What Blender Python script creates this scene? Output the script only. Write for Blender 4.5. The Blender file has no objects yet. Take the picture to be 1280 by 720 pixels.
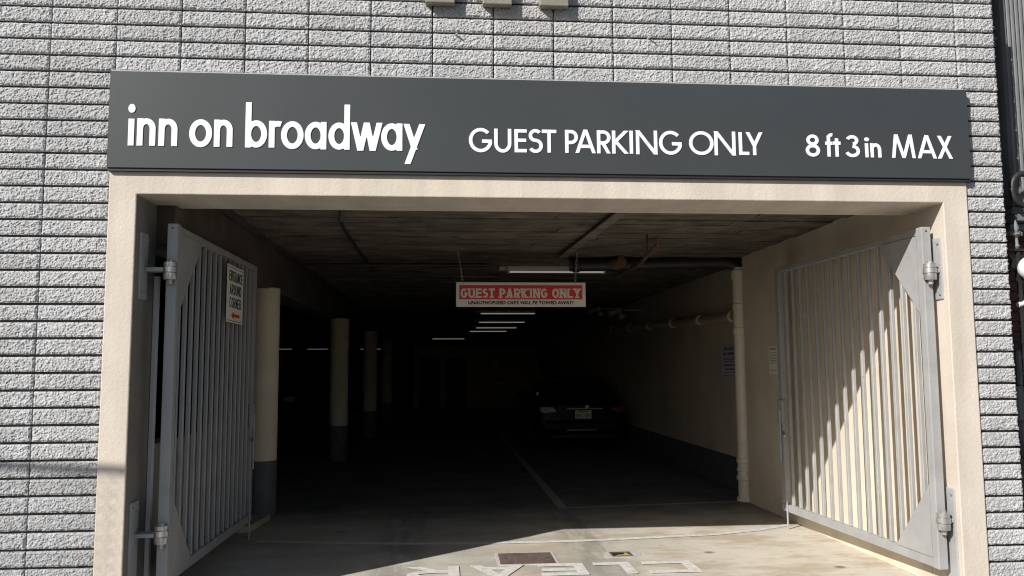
import bpy, bmesh, math, random
import numpy as np
from mathutils import Vector, Matrix, noise

R = random.Random(7)
scene = bpy.context.scene
col = scene.collection

# ------------------------------------------------------------------ camera
cam_d = bpy.data.cameras.new("camera")
cam = bpy.data.objects.new("camera", cam_d)
col.objects.link(cam)
RIGHT = Vector((0.99675652, -0.08027484, -0.00569119))
UP = Vector((-0.00210617, -0.0967156, 0.99530983))
FWD = Vector((0.08044876, 0.99206958, 0.09657097))
m = Matrix.Identity(4)
for i in range(3):
    m[i][0], m[i][1], m[i][2] = RIGHT[i], UP[i], -FWD[i]
m[0][3], m[1][3], m[2][3] = 2.11782, -5.37144, 1.50956
cam.matrix_world = m
cam_d.sensor_width = 36.0
cam_d.lens = 1040.0 / 1280.0 * 36.0
cam_d.clip_start = 0.05
cam_d.clip_end = 2000.0
scene.camera = cam

# ------------------------------------------------------------------ sky, sun, exposure
SUN = Vector((1.168, 0.99, -1.0)).normalized()          # the way the light travels
elev = math.asin(-SUN.z)
w = bpy.data.worlds.new("World")
scene.world = w
w.use_nodes = True
nt = w.node_tree
sky = nt.nodes.new("ShaderNodeTexSky")
sky.sky_type = 'NISHITA'
sky.sun_disc = False
sky.sun_elevation = elev
sky.sun_rotation = math.atan2(-SUN.x, -SUN.y)
nt.links.new(sky.outputs[0], nt.nodes['Background'].inputs[0])
nt.nodes['Background'].inputs[1].default_value = 0.065

sd = bpy.data.lights.new("sun", 'SUN')
sd.energy = 4.8
sd.angle = math.radians(0.53)
sd.color = (1.0, 0.965, 0.915)
so = bpy.data.objects.new("sun", sd)
so.rotation_mode = 'QUATERNION'
so.rotation_quaternion = SUN.to_track_quat('-Z', 'Y')
so.location = (-8, -8, 9)
col.objects.link(so)

vs = scene.view_settings
vs.view_transform = 'Standard'
vs.look = 'None'
vs.exposure = 0.24
vs.gamma = 1.0
vs.use_curve_mapping = False
scene.cycles.filter_width = 1.1
scene.cycles.max_bounces = 8
scene.cycles.diffuse_bounces = 5
scene.cycles.glossy_bounces = 4
scene.cycles.use_denoising = True
scene.cycles.sample_clamp_indirect = 6.0
scene.cycles.caustics_reflective = False
scene.cycles.caustics_refractive = False


# ------------------------------------------------------------------ materials
def mat(name, c, rough=0.8, c2=None, scale=6.0, bump=0.0, bscale=60.0, metal=0.0,
        stretch=(1, 1, 1), spec=0.5, c3=None, scale3=1.2, detail=6.0, coat=0.0, emit=None, es=0.0, bdist=0.01):
    mt = bpy.data.materials.new(name)
    mt.use_nodes = True
    t = mt.node_tree
    b = t.nodes['Principled BSDF']
    b.inputs['Roughness'].default_value = rough
    b.inputs['Metallic'].default_value = metal
    b.inputs['Specular IOR Level'].default_value = spec
    if coat:
        b.inputs['Coat Weight'].default_value = coat
        b.inputs['Coat Roughness'].default_value = 0.05
    geo = t.nodes.new('ShaderNodeNewGeometry')
    mp = t.nodes.new('ShaderNodeMapping')
    mp.inputs['Scale'].default_value = stretch
    t.links.new(geo.outputs['Position'], mp.inputs['Vector'])
    out = None
    if c2 is not None:
        n = t.nodes.new('ShaderNodeTexNoise')
        n.inputs['Scale'].default_value = scale
        n.inputs['Detail'].default_value = detail
        t.links.new(mp.outputs[0], n.inputs['Vector'])
        r = t.nodes.new('ShaderNodeValToRGB')
        r.color_ramp.elements[0].position = 0.35
        r.color_ramp.elements[1].position = 0.66
        r.color_ramp.elements[0].color = (*c, 1)
        r.color_ramp.elements[1].color = (*c2, 1)
        t.links.new(n.outputs['Fac'], r.inputs[0])
        out = r.outputs[0]
        if c3 is not None:
            n3 = t.nodes.new('ShaderNodeTexNoise')
            n3.inputs['Scale'].default_value = scale3
            n3.inputs['Detail'].default_value = 7
            n3.inputs['Roughness'].default_value = 0.65
            t.links.new(mp.outputs[0], n3.inputs['Vector'])
            r3 = t.nodes.new('ShaderNodeValToRGB')
            r3.color_ramp.elements[0].position = 0.5
            r3.color_ramp.elements[1].position = 0.75
            t.links.new(n3.outputs['Fac'], r3.inputs[0])
            mx = t.nodes.new('ShaderNodeMix')
            mx.data_type = 'RGBA'
            t.links.new(r3.outputs[0], mx.inputs['Factor'])
            t.links.new(out, mx.inputs[6])
            mx.inputs[7].default_value = (*c3, 1)
            out = mx.outputs[2]
    if out is not None:
        t.links.new(out, b.inputs['Base Color'])
    else:
        b.inputs['Base Color'].default_value = (*c, 1)
    if bump:
        nb = t.nodes.new('ShaderNodeTexNoise')
        nb.inputs['Scale'].default_value = bscale
        nb.inputs['Detail'].default_value = 8
        nb.inputs['Roughness'].default_value = 0.62
        t.links.new(geo.outputs['Position'], nb.inputs['Vector'])
        bp = t.nodes.new('ShaderNodeBump')
        bp.inputs['Strength'].default_value = bump
        bp.inputs['Distance'].default_value = bdist
        t.links.new(nb.outputs['Fac'], bp.inputs['Height'])
        t.links.new(bp.outputs[0], b.inputs['Normal'])
    if emit:
        b.inputs['Emission Color'].default_value = (*emit, 1)
        b.inputs['Emission Strength'].default_value = es
    return mt


M = {}
M['block'] = mat('block_paint', (0.415, 0.415, 0.42), 0.65, (0.52, 0.52, 0.522), 55, 0.9, 130, c3=(0.485, 0.472, 0.46), scale3=2.2, spec=0.4, bdist=0.005)
M['mortar'] = mat('mortar', (0.055, 0.052, 0.06), 0.95, (0.09, 0.087, 0.095), 12, 0.5, 80)
M['stucco'] = mat('cream_stucco', (0.64, 0.565, 0.475), 0.85, (0.69, 0.61, 0.52), 3.5, 0.45, 55, c3=(0.60, 0.53, 0.445), scale3=1.6, spec=0.25, bdist=0.006)
M['facing'] = mat('grey_brown_paint', (0.19, 0.175, 0.15), 0.8, (0.24, 0.22, 0.19), 4, 0.3, 45)
M['palepost'] = mat('pale_grey_paint', (0.60, 0.60, 0.60), 0.5, (0.66, 0.66, 0.66), 5)
M['cream'] = mat('cream_wall_paint', (0.71, 0.625, 0.50), 0.75, (0.77, 0.685, 0.56), 2.2, 0.25, 40, c3=(0.60, 0.515, 0.41), scale3=0.9, spec=0.3)
M['greybase'] = mat('grey_base_paint', (0.10, 0.105, 0.12), 0.7, (0.13, 0.135, 0.15), 4, 0.2, 40, spec=0.3)
M['sign'] = mat('charcoal_panel', (0.046, 0.052, 0.055), 0.5, (0.052, 0.058, 0.061), 1.4, 0.04, 30, spec=0.4)
M['letter'] = mat('white_letter', (0.86, 0.86, 0.88), 0.45)
M['gate'] = mat('gate_grey_paint', (0.35, 0.352, 0.352), 0.45, (0.39, 0.392, 0.392), 6, 0.2, 45, spec=0.4, c3=(0.315, 0.312, 0.305), scale3=5)
M['chrome'] = mat('worn_steel', (0.55, 0.54, 0.52), 0.35, (0.45, 0.44, 0.42), 20, 0.1, 80, metal=0.6)
M['floor'] = mat('garage_concrete', (0.46, 0.43, 0.365), 0.78, (0.58, 0.545, 0.47), 2.4, 0.3, 45, stretch=(0.8, 1.2, 1), c3=(0.42, 0.37, 0.30), scale3=1.5, spec=0.35)
M['walk'] = mat('pavement_concrete', (0.20, 0.193, 0.18), 0.85, (0.26, 0.25, 0.235), 3, 0.3, 50, c3=(0.17, 0.163, 0.15), scale3=1.2)
M['patch'] = mat('pale_mortar', (0.45, 0.43, 0.40), 0.85, (0.55, 0.53, 0.5), 30, 0.3, 60)
M['asphalt'] = mat('asphalt', (0.045, 0.045, 0.047), 0.9, (0.065, 0.065, 0.066), 8, 0.5, 90)
M['paint'] = mat('white_floor_paint', (0.60, 0.58, 0.54), 0.7, (0.74, 0.72, 0.68), 20, 0.3, 60, c3=(0.44, 0.405, 0.35), scale3=13)
M['oldpaint'] = mat('worn_floor_paint', (0.36, 0.35, 0.33), 0.75, (0.52, 0.50, 0.47), 14, 0.2, 60, c3=(0.28, 0.27, 0.25), scale3=5)
M['ceil'] = mat('board_formed_concrete', (0.15, 0.133, 0.108), 0.9, (0.28, 0.252, 0.21), 4.2, 1.0, 14, stretch=(0.8, 1.3, 1), c3=(0.09, 0.078, 0.064), scale3=1.7, spec=0.2, bdist=0.05)
M['ceil2'] = mat('board_formed_concrete_dark', (0.13, 0.115, 0.093), 0.9, (0.24, 0.215, 0.18), 5.0, 1.0, 18, stretch=(0.8, 1.3, 1), c3=(0.075, 0.064, 0.053), scale3=2.3, spec=0.2, bdist=0.05)
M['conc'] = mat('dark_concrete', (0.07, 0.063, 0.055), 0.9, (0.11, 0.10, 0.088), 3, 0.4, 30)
M['col'] = mat('column_paint', (0.68, 0.60, 0.475), 0.7, (0.74, 0.655, 0.53), 3, 0.2, 30, spec=0.3)
M['pipe'] = mat('cream_pipe', (0.74, 0.66, 0.545), 0.45, (0.79, 0.71, 0.60), 5, 0.1, 30, c3=(0.66, 0.58, 0.48), scale3=4)
M['iron'] = mat('black_iron', (0.018, 0.018, 0.019), 0.5, (0.03, 0.028, 0.026), 9, 0.3, 40)
M['rust'] = mat('rusty_pipe', (0.13, 0.075, 0.045), 0.8, (0.2, 0.12, 0.075), 15, 0.3, 60)
M['white'] = mat('white_board', (0.84, 0.82, 0.76), 0.5, (0.88, 0.86, 0.80), 5)
M['red'] = mat('sign_red', (0.72, 0.045, 0.055), 0.5)
M['redletter'] = mat('sign_cream_letter', (0.84, 0.79, 0.70), 0.5)
M['black'] = mat('black_ink', (0.02, 0.02, 0.022), 0.6)
M['blueink'] = mat('blue_ink', (0.03, 0.045, 0.16), 0.6)
M['greyink'] = mat('grey_ink', (0.25, 0.25, 0.25), 0.7)
M['bluesign'] = mat('pale_blue_sign', (0.62, 0.66, 0.78), 0.5, (0.68, 0.72, 0.83), 6)
M['tube'] = mat('lit_tube', (0.8, 0.8, 0.8), 0.5, emit=(1.0, 0.93, 0.82), es=0.16)
M['fixture'] = mat('white_fixture', (0.55, 0.52, 0.47), 0.5, (0.62, 0.59, 0.53), 5)
M['carpaint'] = mat('dark_car_paint', (0.004, 0.006, 0.014), 0.33, coat=0.0, spec=0.16)
M['glass'] = mat('dark_glass', (0.006, 0.006, 0.007), 0.04, spec=0.8)
M['rubber'] = mat('tyre_rubber', (0.018, 0.018, 0.018), 0.85)
M['alloy'] = mat('alloy_rim', (0.35, 0.35, 0.36), 0.3, metal=0.9)
M['lamp'] = mat('tail_lamp', (0.20, 0.008, 0.01), 0.15, coat=0.15)
M['lampclear'] = mat('lamp_clear', (0.10, 0.085, 0.085), 0.1, coat=0.3)
M['trim'] = mat('black_trim', (0.012, 0.012, 0.013), 0.55)
M['cover'] = mat('rusty_cover', (0.115, 0.08, 0.07), 0.7, (0.16, 0.115, 0.10), 18, 0.4, 120, stretch=(1, 0.3, 1), c3=(0.2, 0.17, 0.15), scale3=7)
M['ochre'] = mat('ochre_leaf', (0.5, 0.33, 0.09), 0.8)
M['taupe'] = mat('taupe_bracket', (0.23, 0.21, 0.165), 0.6, (0.27, 0.25, 0.2), 9, 0.15, 60)
M['neighbor'] = mat('grey_trim_paint', (0.15, 0.157, 0.16), 0.6, (0.19, 0.197, 0.2), 4, 0.1, 40)
M['neighbor_dark'] = mat('dark_grey_stucco', (0.15, 0.145, 0.14), 0.85, (0.19, 0.185, 0.18), 4, 0.3, 50)
M['brick'] = mat('dark_red_brick', (0.075, 0.028, 0.024), 0.85, (0.11, 0.045, 0.038), 14, 0.5, 60)
M['slate'] = mat('slate_stone', (0.13, 0.135, 0.145), 0.7, (0.18, 0.185, 0.19), 6, 0.3, 50)
M['globe'] = mat('white_globe', (0.85, 0.84, 0.81), 0.25)
M['redpaint'] = mat('red_paint', (0.42, 0.09, 0.05), 0.6)
M['galv'] = mat('galvanised_steel', (0.45, 0.45, 0.45), 0.45, (0.38, 0.38, 0.38), 9, metal=0.7)
M['plank'] = mat('door_paint', (0.045, 0.042, 0.038), 0.6)
M['lobby'] = mat('lobby_wall_paint', (0.5, 0.45, 0.36), 0.8, (0.56, 0.5, 0.4), 3)



def vary_per_object(mt, lo, hi):
    """each block was painted and weathered a little differently: tone per object, plus faint run-off streaks"""
    t = mt.node_tree
    b = t.nodes['Principled BSDF']
    src = b.inputs['Base Color'].links[0].from_socket
    oi = t.nodes.new('ShaderNodeObjectInfo')
    mr = t.nodes.new('ShaderNodeMapRange')
    mr.inputs['To Min'].default_value, mr.inputs['To Max'].default_value = lo, hi
    t.links.new(oi.outputs['Random'], mr.inputs['Value'])
    geo = t.nodes.new('ShaderNodeNewGeometry')
    mp = t.nodes.new('ShaderNodeMapping')
    mp.inputs['Scale'].default_value = (5.0, 1.0, 0.35)
    t.links.new(geo.outputs['Position'], mp.inputs['Vector'])
    n = t.nodes.new('ShaderNodeTexNoise')
    n.inputs['Scale'].default_value = 1.6
    n.inputs['Detail'].default_value = 5
    t.links.new(mp.outputs[0], n.inputs['Vector'])
    m2 = t.nodes.new('ShaderNodeMapRange')
    m2.inputs['From Min'].default_value, m2.inputs['From Max'].default_value = 0.35, 0.65
    m2.inputs['To Min'].default_value, m2.inputs['To Max'].default_value = 0.90, 1.04
    t.links.new(n.outputs['Fac'], m2.inputs['Value'])
    mu = t.nodes.new('ShaderNodeMath')
    mu.operation = 'MULTIPLY'
    t.links.new(mr.outputs[0], mu.inputs[0])
    t.links.new(m2.outputs[0], mu.inputs[1])
    vm = t.nodes.new('ShaderNodeVectorMath')
    vm.operation = 'SCALE'
    t.links.new(src, vm.inputs[0])
    t.links.new(mu.outputs[0], vm.inputs['Scale'])
    t.links.new(vm.outputs[0], b.inputs['Base Color'])


vary_per_object(M['block'], 0.93, 1.07)
vary_per_object(M['stucco'], 1.0, 1.0)
vary_per_object(M['cream'], 1.0, 1.0)


def floor_nodes(mt):
    """worn concrete that turns into a darker, dirty garage floor, the fade painting in indoor shade; spots, tyre tracks and rusty run-off on top"""
    t = mt.node_tree
    b = t.nodes['Principled BSDF']
    col_s = b.inputs['Base Color'].links[0].from_socket
    geo = t.nodes.new('ShaderNodeNewGeometry')
    sep = t.nodes.new('ShaderNodeSeparateXYZ')
    t.links.new(geo.outputs['Position'], sep.inputs[0])

    def noise_(scale, stretch=(1, 1, 1), detail=6, rough=.6):
        mp = t.nodes.new('ShaderNodeMapping')
        mp.inputs['Scale'].default_value = stretch
        t.links.new(geo.outputs['Position'], mp.inputs['Vector'])
        n = t.nodes.new('ShaderNodeTexNoise')
        n.inputs['Scale'].default_value = scale
        n.inputs['Detail'].default_value = detail
        n.inputs['Roughness'].default_value = rough
        t.links.new(mp.outputs[0], n.inputs['Vector'])
        return n.outputs['Fac']

    def rng(v, a, b_, c=0.0, d=1.0, smooth=True):
        r = t.nodes.new('ShaderNodeMapRange')
        if smooth:
            r.interpolation_type = 'SMOOTHSTEP'
        for k, q in zip(('From Min', 'From Max', 'To Min', 'To Max'), (a, b_, c, d)):
            r.inputs[k].default_value = q
        t.links.new(v, r.inputs['Value'])
        return r.outputs[0]

    def math_(op, x, y):
        q = t.nodes.new('ShaderNodeMath')
        q.operation = op
        for i, v in enumerate((x, y)):
            if isinstance(v, (int, float)):
                q.inputs[i].default_value = v
            else:
                t.links.new(v, q.inputs[i])
        return q.outputs[0]

    def mix(f, a, c):
        q = t.nodes.new('ShaderNodeMix')
        q.data_type = 'RGBA'
        t.links.new(f, q.inputs['Factor'])
        t.links.new(a, q.inputs[6])
        q.inputs[7].default_value = (*c, 1)
        return q.outputs[2]
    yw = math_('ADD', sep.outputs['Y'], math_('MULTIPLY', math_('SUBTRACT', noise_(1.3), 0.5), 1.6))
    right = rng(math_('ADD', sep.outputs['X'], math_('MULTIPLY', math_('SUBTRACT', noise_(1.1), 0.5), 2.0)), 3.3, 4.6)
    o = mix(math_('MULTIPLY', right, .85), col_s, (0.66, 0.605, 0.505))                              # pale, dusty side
    o = mix(math_('MULTIPLY', rng(noise_(1.7, (.7, 1.5, 1), 9, .68), .46, .60, 0, .75), rng(sep.outputs['X'], 1.2, 3.8, .45, 1.0)), o, (0.45, 0.365, 0.255))   # brown run-off
    o = mix(math_('MULTIPLY', rng(noise_(.9, (.8, 1.4, 1), 8, .65), .42, .66, 0, .75), rng(sep.outputs['X'], 2.6, 4.4, 1.0, .1)), o, (0.34, 0.33, 0.30))
    o = mix(rng(noise_(4.2, (1, 1.6, 1), 9, .75), .52, .66, 0, .55), o, (0.36, 0.325, 0.27))        # smudges
    o = mix(rng(noise_(17, detail=6, rough=.8), .60, .70, 0, .6), o, (0.24, 0.215, 0.18))           # specks
    for cx in (1.75, 3.35):                                                                      # tyre tracks
        d = math_('ABSOLUTE', math_('SUBTRACT', sep.outputs['X'], cx), 0.0)
        f = math_('MULTIPLY', rng(d, .08, .30, 1, 0), rng(noise_(3.0, (2.5, .5, 1)), .36, .60, 0, .55))
        o = mix(f, o, (0.20, 0.185, 0.165))
    vo = t.nodes.new('ShaderNodeTexVoronoi')
    vo.inputs['Scale'].default_value = 2.3
    t.links.new(geo.outputs['Position'], vo.inputs['Vector'])
    o = mix(math_('MULTIPLY', rng(vo.outputs['Distance'], .05, .15, 1, 0), rng(noise_(2.0), .45, .56, 0, .8)), o, (0.13, 0.115, 0.10))
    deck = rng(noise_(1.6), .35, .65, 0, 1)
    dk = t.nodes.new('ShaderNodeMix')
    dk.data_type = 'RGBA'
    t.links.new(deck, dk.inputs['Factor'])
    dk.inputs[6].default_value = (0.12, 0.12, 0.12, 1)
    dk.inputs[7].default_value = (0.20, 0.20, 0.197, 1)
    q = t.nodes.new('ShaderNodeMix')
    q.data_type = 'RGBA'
    t.links.new(rng(yw, 2.5, 4.3), q.inputs['Factor'])  # fade with depth: dirt plus indoor shade put into the floor colour
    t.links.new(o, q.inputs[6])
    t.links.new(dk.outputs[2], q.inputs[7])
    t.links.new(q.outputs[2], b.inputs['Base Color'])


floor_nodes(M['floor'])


def chips(mt, c, scale, lo, hi, amount):
    """small chips and rust specks in the paint"""
    t = mt.node_tree
    b = t.nodes['Principled BSDF']
    src = b.inputs['Base Color'].links[0].from_socket
    geo = t.nodes.new('ShaderNodeNewGeometry')
    n = t.nodes.new('ShaderNodeTexNoise')
    n.inputs['Scale'].default_value = scale
    n.inputs['Detail'].default_value = 4
    n.inputs['Roughness'].default_value = 0.7
    t.links.new(geo.outputs['Position'], n.inputs['Vector'])
    r = t.nodes.new('ShaderNodeMapRange')
    r.inputs['From Min'].default_value, r.inputs['From Max'].default_value = lo, hi
    r.inputs['To Max'].default_value = amount
    t.links.new(n.outputs['Fac'], r.inputs['Value'])
    q = t.nodes.new('ShaderNodeMix')
    q.data_type = 'RGBA'
    t.links.new(r.outputs[0], q.inputs['Factor'])
    t.links.new(src, q.inputs[6])
    q.inputs[7].default_value = (*c, 1)
    t.links.new(q.outputs[2], b.inputs['Base Color'])


chips(M['gate'], (0.17, 0.125, 0.09), 26, .66, .72, .65)
chips(M['stucco'], (0.40, 0.34, 0.27), 11, .67, .76, .5)
chips(M['col'], (0.36, 0.32, 0.26), 9, .62, .72, .5)
chips(M['cream'], (0.40, 0.34, 0.26), 7, .64, .76, .45)

# ------------------------------------------------------------------ helpers
def link(o, parent=None):
    col.objects.link(o)
    if parent is not None:
        o.parent = parent
    return o


def tag(o, label, cat, group=None):
    o['label'] = label
    o['category'] = cat
    if group:
        o['group'] = group
    return o


def root(name, loc, label, cat, group=None, rz=0.0):
    o = bpy.data.objects.new(name, None)
    o.empty_display_size = 0.1
    o.location = loc
    o.rotation_euler = (0, 0, rz)
    col.objects.link(o)
    return tag(o, label, cat, group)


def bm_obj(name, bm, material, parent=None, world=True, smooth=False):
    """one mesh object; with world=True the vertices are world positions and are shifted to the (unrotated) parents"""
    if parent is not None and world:
        off = Vector((0, 0, 0))
        p = parent
        while p is not None:
            off += p.location
            p = p.parent
        bmesh.ops.translate(bm, verts=bm.verts, vec=-off)
    me = bpy.data.meshes.new(name)
    bmesh.ops.recalc_face_normals(bm, faces=bm.faces)
    bm.to_mesh(me)
    bm.free()
    if smooth:
        for p in me.polygons:
            p.use_smooth = True
        me.set_sharp_from_angle(angle=math.radians(40))
    me.materials.append(material)
    return link(bpy.data.objects.new(name, me), parent)


def add_box(bm, x0, x1, y0, y1, z0, z1, bevel=0.0, seg=1):
    b = bmesh.new()
    bmesh.ops.create_cube(b, size=1.0)
    for v in b.verts:
        v.co = Vector(((v.co.x + .5) * (x1 - x0) + x0, (v.co.y + .5) * (y1 - y0) + y0, (v.co.z + .5) * (z1 - z0) + z0))
    if bevel:
        bmesh.ops.bevel(b, geom=b.edges[:], offset=bevel, segments=seg, affect='EDGES', profile=0.5)
    me = bpy.data.meshes.new('tmp')
    b.to_mesh(me)
    b.free()
    bm.from_mesh(me)
    bpy.data.meshes.remove(me)
    return bm


def box(*a, bevel=0.0, seg=1):
    return add_box(bmesh.new(), *a, bevel=bevel, seg=seg)


def add_tube(bm, pts, r, n=12, caps=True):
    """round tube through a list of points; r may be a list"""
    pts = [Vector(p) for p in pts]
    rings = []
    up = None
    for i, p in enumerate(pts):
        d = (pts[min(i + 1, len(pts) - 1)] - pts[max(i - 1, 0)]).normalized()
        if up is None:
            up = d.orthogonal().normalized()
        up = (up - d * up.dot(d)).normalized()
        s = d.cross(up)
        rr = r[i] if isinstance(r, (list, tuple)) else r
        rings.append([bm.verts.new(p + (up * math.cos(2 * math.pi * k / n) + s * math.sin(2 * math.pi * k / n)) * rr) for k in range(n)])
    for a, b in zip(rings, rings[1:]):
        for k in range(n):
            bm.faces.new((a[k], a[(k + 1) % n], b[(k + 1) % n], b[k]))
    if caps:
        bm.faces.new(rings[0][::-1])
        bm.faces.new(rings[-1])
    return bm


def tube(pts, r, n=12, caps=True):
    return add_tube(bmesh.new(), pts, r, n, caps)


def add_prism(bm, poly, axis, a, b):
    """extrude a 2D polygon: axis 'x','y' or 'z' from a to b"""
    def P(u, v, t):
        return {'x': (t, u, v), 'y': (u, t, v), 'z': (u, v, t)}[axis]
    A = [bm.verts.new(P(u, v, a)) for u, v in poly]
    B = [bm.verts.new(P(u, v, b)) for u, v in poly]
    n = len(poly)
    bm.faces.new(A)
    bm.faces.new(B[::-1])
    for i in range(n):
        bm.faces.new((A[i], B[i], B[(i + 1) % n], A[(i + 1) % n]))
    return bm


def prism(poly, axis, a, b):
    return add_prism(bmesh.new(), poly, axis, a, b)


def lathe(prof, c, axis='z', n=20):
    """prof: list of (radius, height)"""
    bm = bmesh.new()
    rings = []
    for r, h in prof:
        ring = []
        for k in range(n):
            a = 2 * math.pi * k / n
            u, v = r * math.cos(a), r * math.sin(a)
            p = {'z': (u, v, h), 'y': (u, h, v), 'x': (h, u, v)}[axis]
            ring.append(bm.verts.new(Vector(c) + Vector(p)))
        rings.append(ring)
    for a, b in zip(rings, rings[1:]):
        for k in range(n):
            bm.faces.new((a[k], a[(k + 1) % n], b[(k + 1) % n], b[k]))
    bm.faces.new(rings[0][::-1])
    bm.faces.new(rings[-1])
    return bm


# ------------------------------------------------------------------ lettering (stroke outlines turned into solid letters)
def ell(cx, cy, rx, ry, a0, a1, n=22):
    return [(cx + rx * math.cos(math.radians(a0 + (a1 - a0) * i / n)), cy + ry * math.sin(math.radians(a0 + (a1 - a0) * i / n))) for i in range(n + 1)]


def glyph(ch, W, H, s, xh=0.0):
    """strokes [(points, butt start, butt end)], serif spots and clip range of one letter in a box W x H; xh: x-height"""
    c = s / 2
    S, F = [], []
    lo, hi = -1.0, H + 1.0

    def st(*p, b=(True, True)):
        S.append((list(p), b[0], b[1]))

    def diag(p, q, e0=True, e1=True):
        p, q = Vector(p), Vector(q)
        d = (q - p).normalized() * s
        S.append(([tuple(p - d if e0 else p), tuple(q + d if e1 else q)], True, True))
    if ch == 'I':
        st((W / 2, 0), (W / 2, H)); F = [(W / 2, 0), (W / 2, H)]
    elif ch == 'E':
        st((c, 0), (c, H)); st((0, c), (W, c)); st((0, H - c), (W, H - c)); st((0, H * .52), (W * .95, H * .52)); F = [(c, 0), (c, H)]
    elif ch == 'L':
        st((c, 0), (c, H)); st((0, c), (W, c)); F = [(c, H)]
    elif ch == 'T':
        st((W / 2, 0), (W / 2, H)); st((0, H - c), (W, H - c)); F = [(W / 2, 0)]
    elif ch == 'U':
        r = W / 2 - c
        ry = min(r * 1.1, H * .45)
        S.append(([(c, H)] + [(c, ry + c)] + ell(W / 2, ry + c, r, ry, 180, 360) + [(W - c, H)], True, True)); F = [(c, H), (W - c, H)]
    elif ch == 'G':
        S.append((ell(W / 2, H / 2, W / 2 - c, H / 2 - c, 42, 352, 40), True, True)); st((W * .55, H * .46), (W - c * .3, H * .46))
    elif ch == 'C':
        S.append((ell(W / 2, H / 2, W / 2 - c, H / 2 - c, 45, 315, 36), True, True))
    elif ch in 'Oo':
        h = H if ch == 'O' else xh
        S.append((ell(W / 2, h / 2, W / 2 - c, h / 2 - c, 0, 360, 44), False, False))
    elif ch == 'S':
        a = (H - 2 * c) * .235
        b = (H - 2 * c) * .265
        p = ell(W / 2, H - c - a, W * .46 - c, a, 35, 250, 20) + ell(W / 2, c + b, W / 2 - c, b, 80, -152, 24)
        S.append((p, True, True))
    elif ch in 'PR':
        r = H * .25
        p = [(c, H - c), (W * .45, H - c)] + ell(W * .45, H - c - r + c * .2, W * .55 - c, r - c * .2, 90, -90, 16) + [(c, H - c - 2 * r + c * .4)]
        st((c, 0), (c, H)); S.append((p, False, False)); F = [(c, 0)]
        if ch == 'R':
            diag((W * .42, H * .46), (W - c * 1.1, 0), False, True); lo = 0; F += [(W - c, 0)]
    elif ch == 'A':
        diag((c * 1.1, 0), (W / 2, H)); diag((W - c * 1.1, 0), (W / 2, H)); st((W * .22, H * .29), (W * .78, H * .29)); lo, hi = 0, H; F = [(c, 0), (W - c, 0)]
    elif ch == 'K':
        st((c, 0), (c, H)); diag((c * 1.2, H * .47), (W - c * 1.2, H), False); diag((c * 1.8, H * .55), (W - c * 1.2, 0), False); lo, hi = 0, H; F = [(c, 0), (c, H), (W - c, 0), (W - c, H)]
    elif ch == 'N':
        st((c, 0), (c, H)); st((W - c, 0), (W - c, H)); diag((c * 1.1, H - c * .3), (W - c * 1.1, c * .3)); lo, hi = 0, H; F = [(c, 0), (c, H), (W - c, H)]
    elif ch == 'M':
        diag((c, 0), (W * .2, H)); diag((W - c, 0), (W * .8, H)); diag((W * .2, H), (W / 2, 0)); diag((W * .8, H), (W / 2, 0)); lo, hi = 0, H
    elif ch == 'X':
        diag((c * 1.2, 0), (W - c * 1.4, H)); diag((c * 1.4, H), (W - c * 1.2, 0)); lo, hi = 0, H
    elif ch == 'Y':
        diag((c * 1.2, H), (W / 2, H * .42), True, False); diag((W - c * 1.2, H), (W / 2, H * .42), True, False); st((W / 2, 0), (W / 2, H * .46)); hi = H; F = [(W / 2, 0), (c, H), (W - c, H)]
    elif ch == 'D':
        S.append(([(c, c), (W * .35, c)] + ell(W * .35, H / 2, W * .65 - c, H / 2 - c, -90, 90, 24) + [(c, H - c)], False, False)); st((c, 0), (c, H))
    elif ch == '8':
        S.append((ell(W / 2, H * .745, W * .43 - c, H * .255 - c, 0, 360, 30), False, False)); S.append((ell(W / 2, H * .285, W / 2 - c, H * .285 - c, 0, 360, 34), False, False))
    elif ch == '3':
        S.append((ell(W * .46, H - H * .24, W * .46 - c, H * .24 - c, 165, -80, 24), True, True)); S.append((ell(W * .46, H * .285, W * .54 - c, H * .285 - c, 88, -165, 28), True, True))
    elif ch == 'i':
        st((W / 2, 0), (W / 2, xh))
    elif ch == '.':
        S.append((ell(W / 2, H / 2, W / 2 - c, H / 2 - c, 0, 360, 24), False, False)); st((W / 2, c), (W / 2, H - c), b=(False, False))
    elif ch in 'nr':
        r = W / 2 - c
        ry = min(xh * .42, r * 1.25)
        st((c, 0), (c, xh))
        if ch == 'n':
            S.append((ell(W / 2, xh - c - ry, r, ry, 180, 0) + [(W - c, 0)], False, True))
        else:
            S.append((ell(W * .72, xh - c - ry, W * .72 - c, ry, 180, 62), False, True))
    elif ch in 'bda':
        top = xh if ch == 'a' else H
        S.append((ell(W / 2, xh / 2, W / 2 - c, xh / 2 - c, 0, 360, 40), False, False))
        x = c if ch == 'b' else W - c
        st((x, 0), (x, top))
    elif ch == 'w':
        y = xh
        for p, q in (((c * 1.1, y), (W * .31, 0)), ((W * .31, 0), (W * .5, y)), ((W * .5, y), (W * .69, 0)), ((W * .69, 0), (W - c * 1.1, y))):
            diag(p, q)
        lo, hi = 0, y
    elif ch == 'y':
        k = H - xh                                  # descender depth; the box starts at its foot
        diag((c * 1.1, H), (W * .53, k * 1.02), True, False); diag((W - c * 1.15, H), (c * 1.5, 0)); lo, hi = 0, H
    elif ch == 'f':
        S.append(([(W * .42, 0), (W * .42, H - W * .42)] + ell(W * .82, H - c - W * .36, W * .40, W * .36, 180, 75, 12), True, True)); st((0, H * .565), (W * .9, H * .565))
    elif ch == 't':
        st((W * .48, 0), (W * .48, H)); st((0, H * .735), (W, H * .735))
    return S, F, lo, hi


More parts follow.
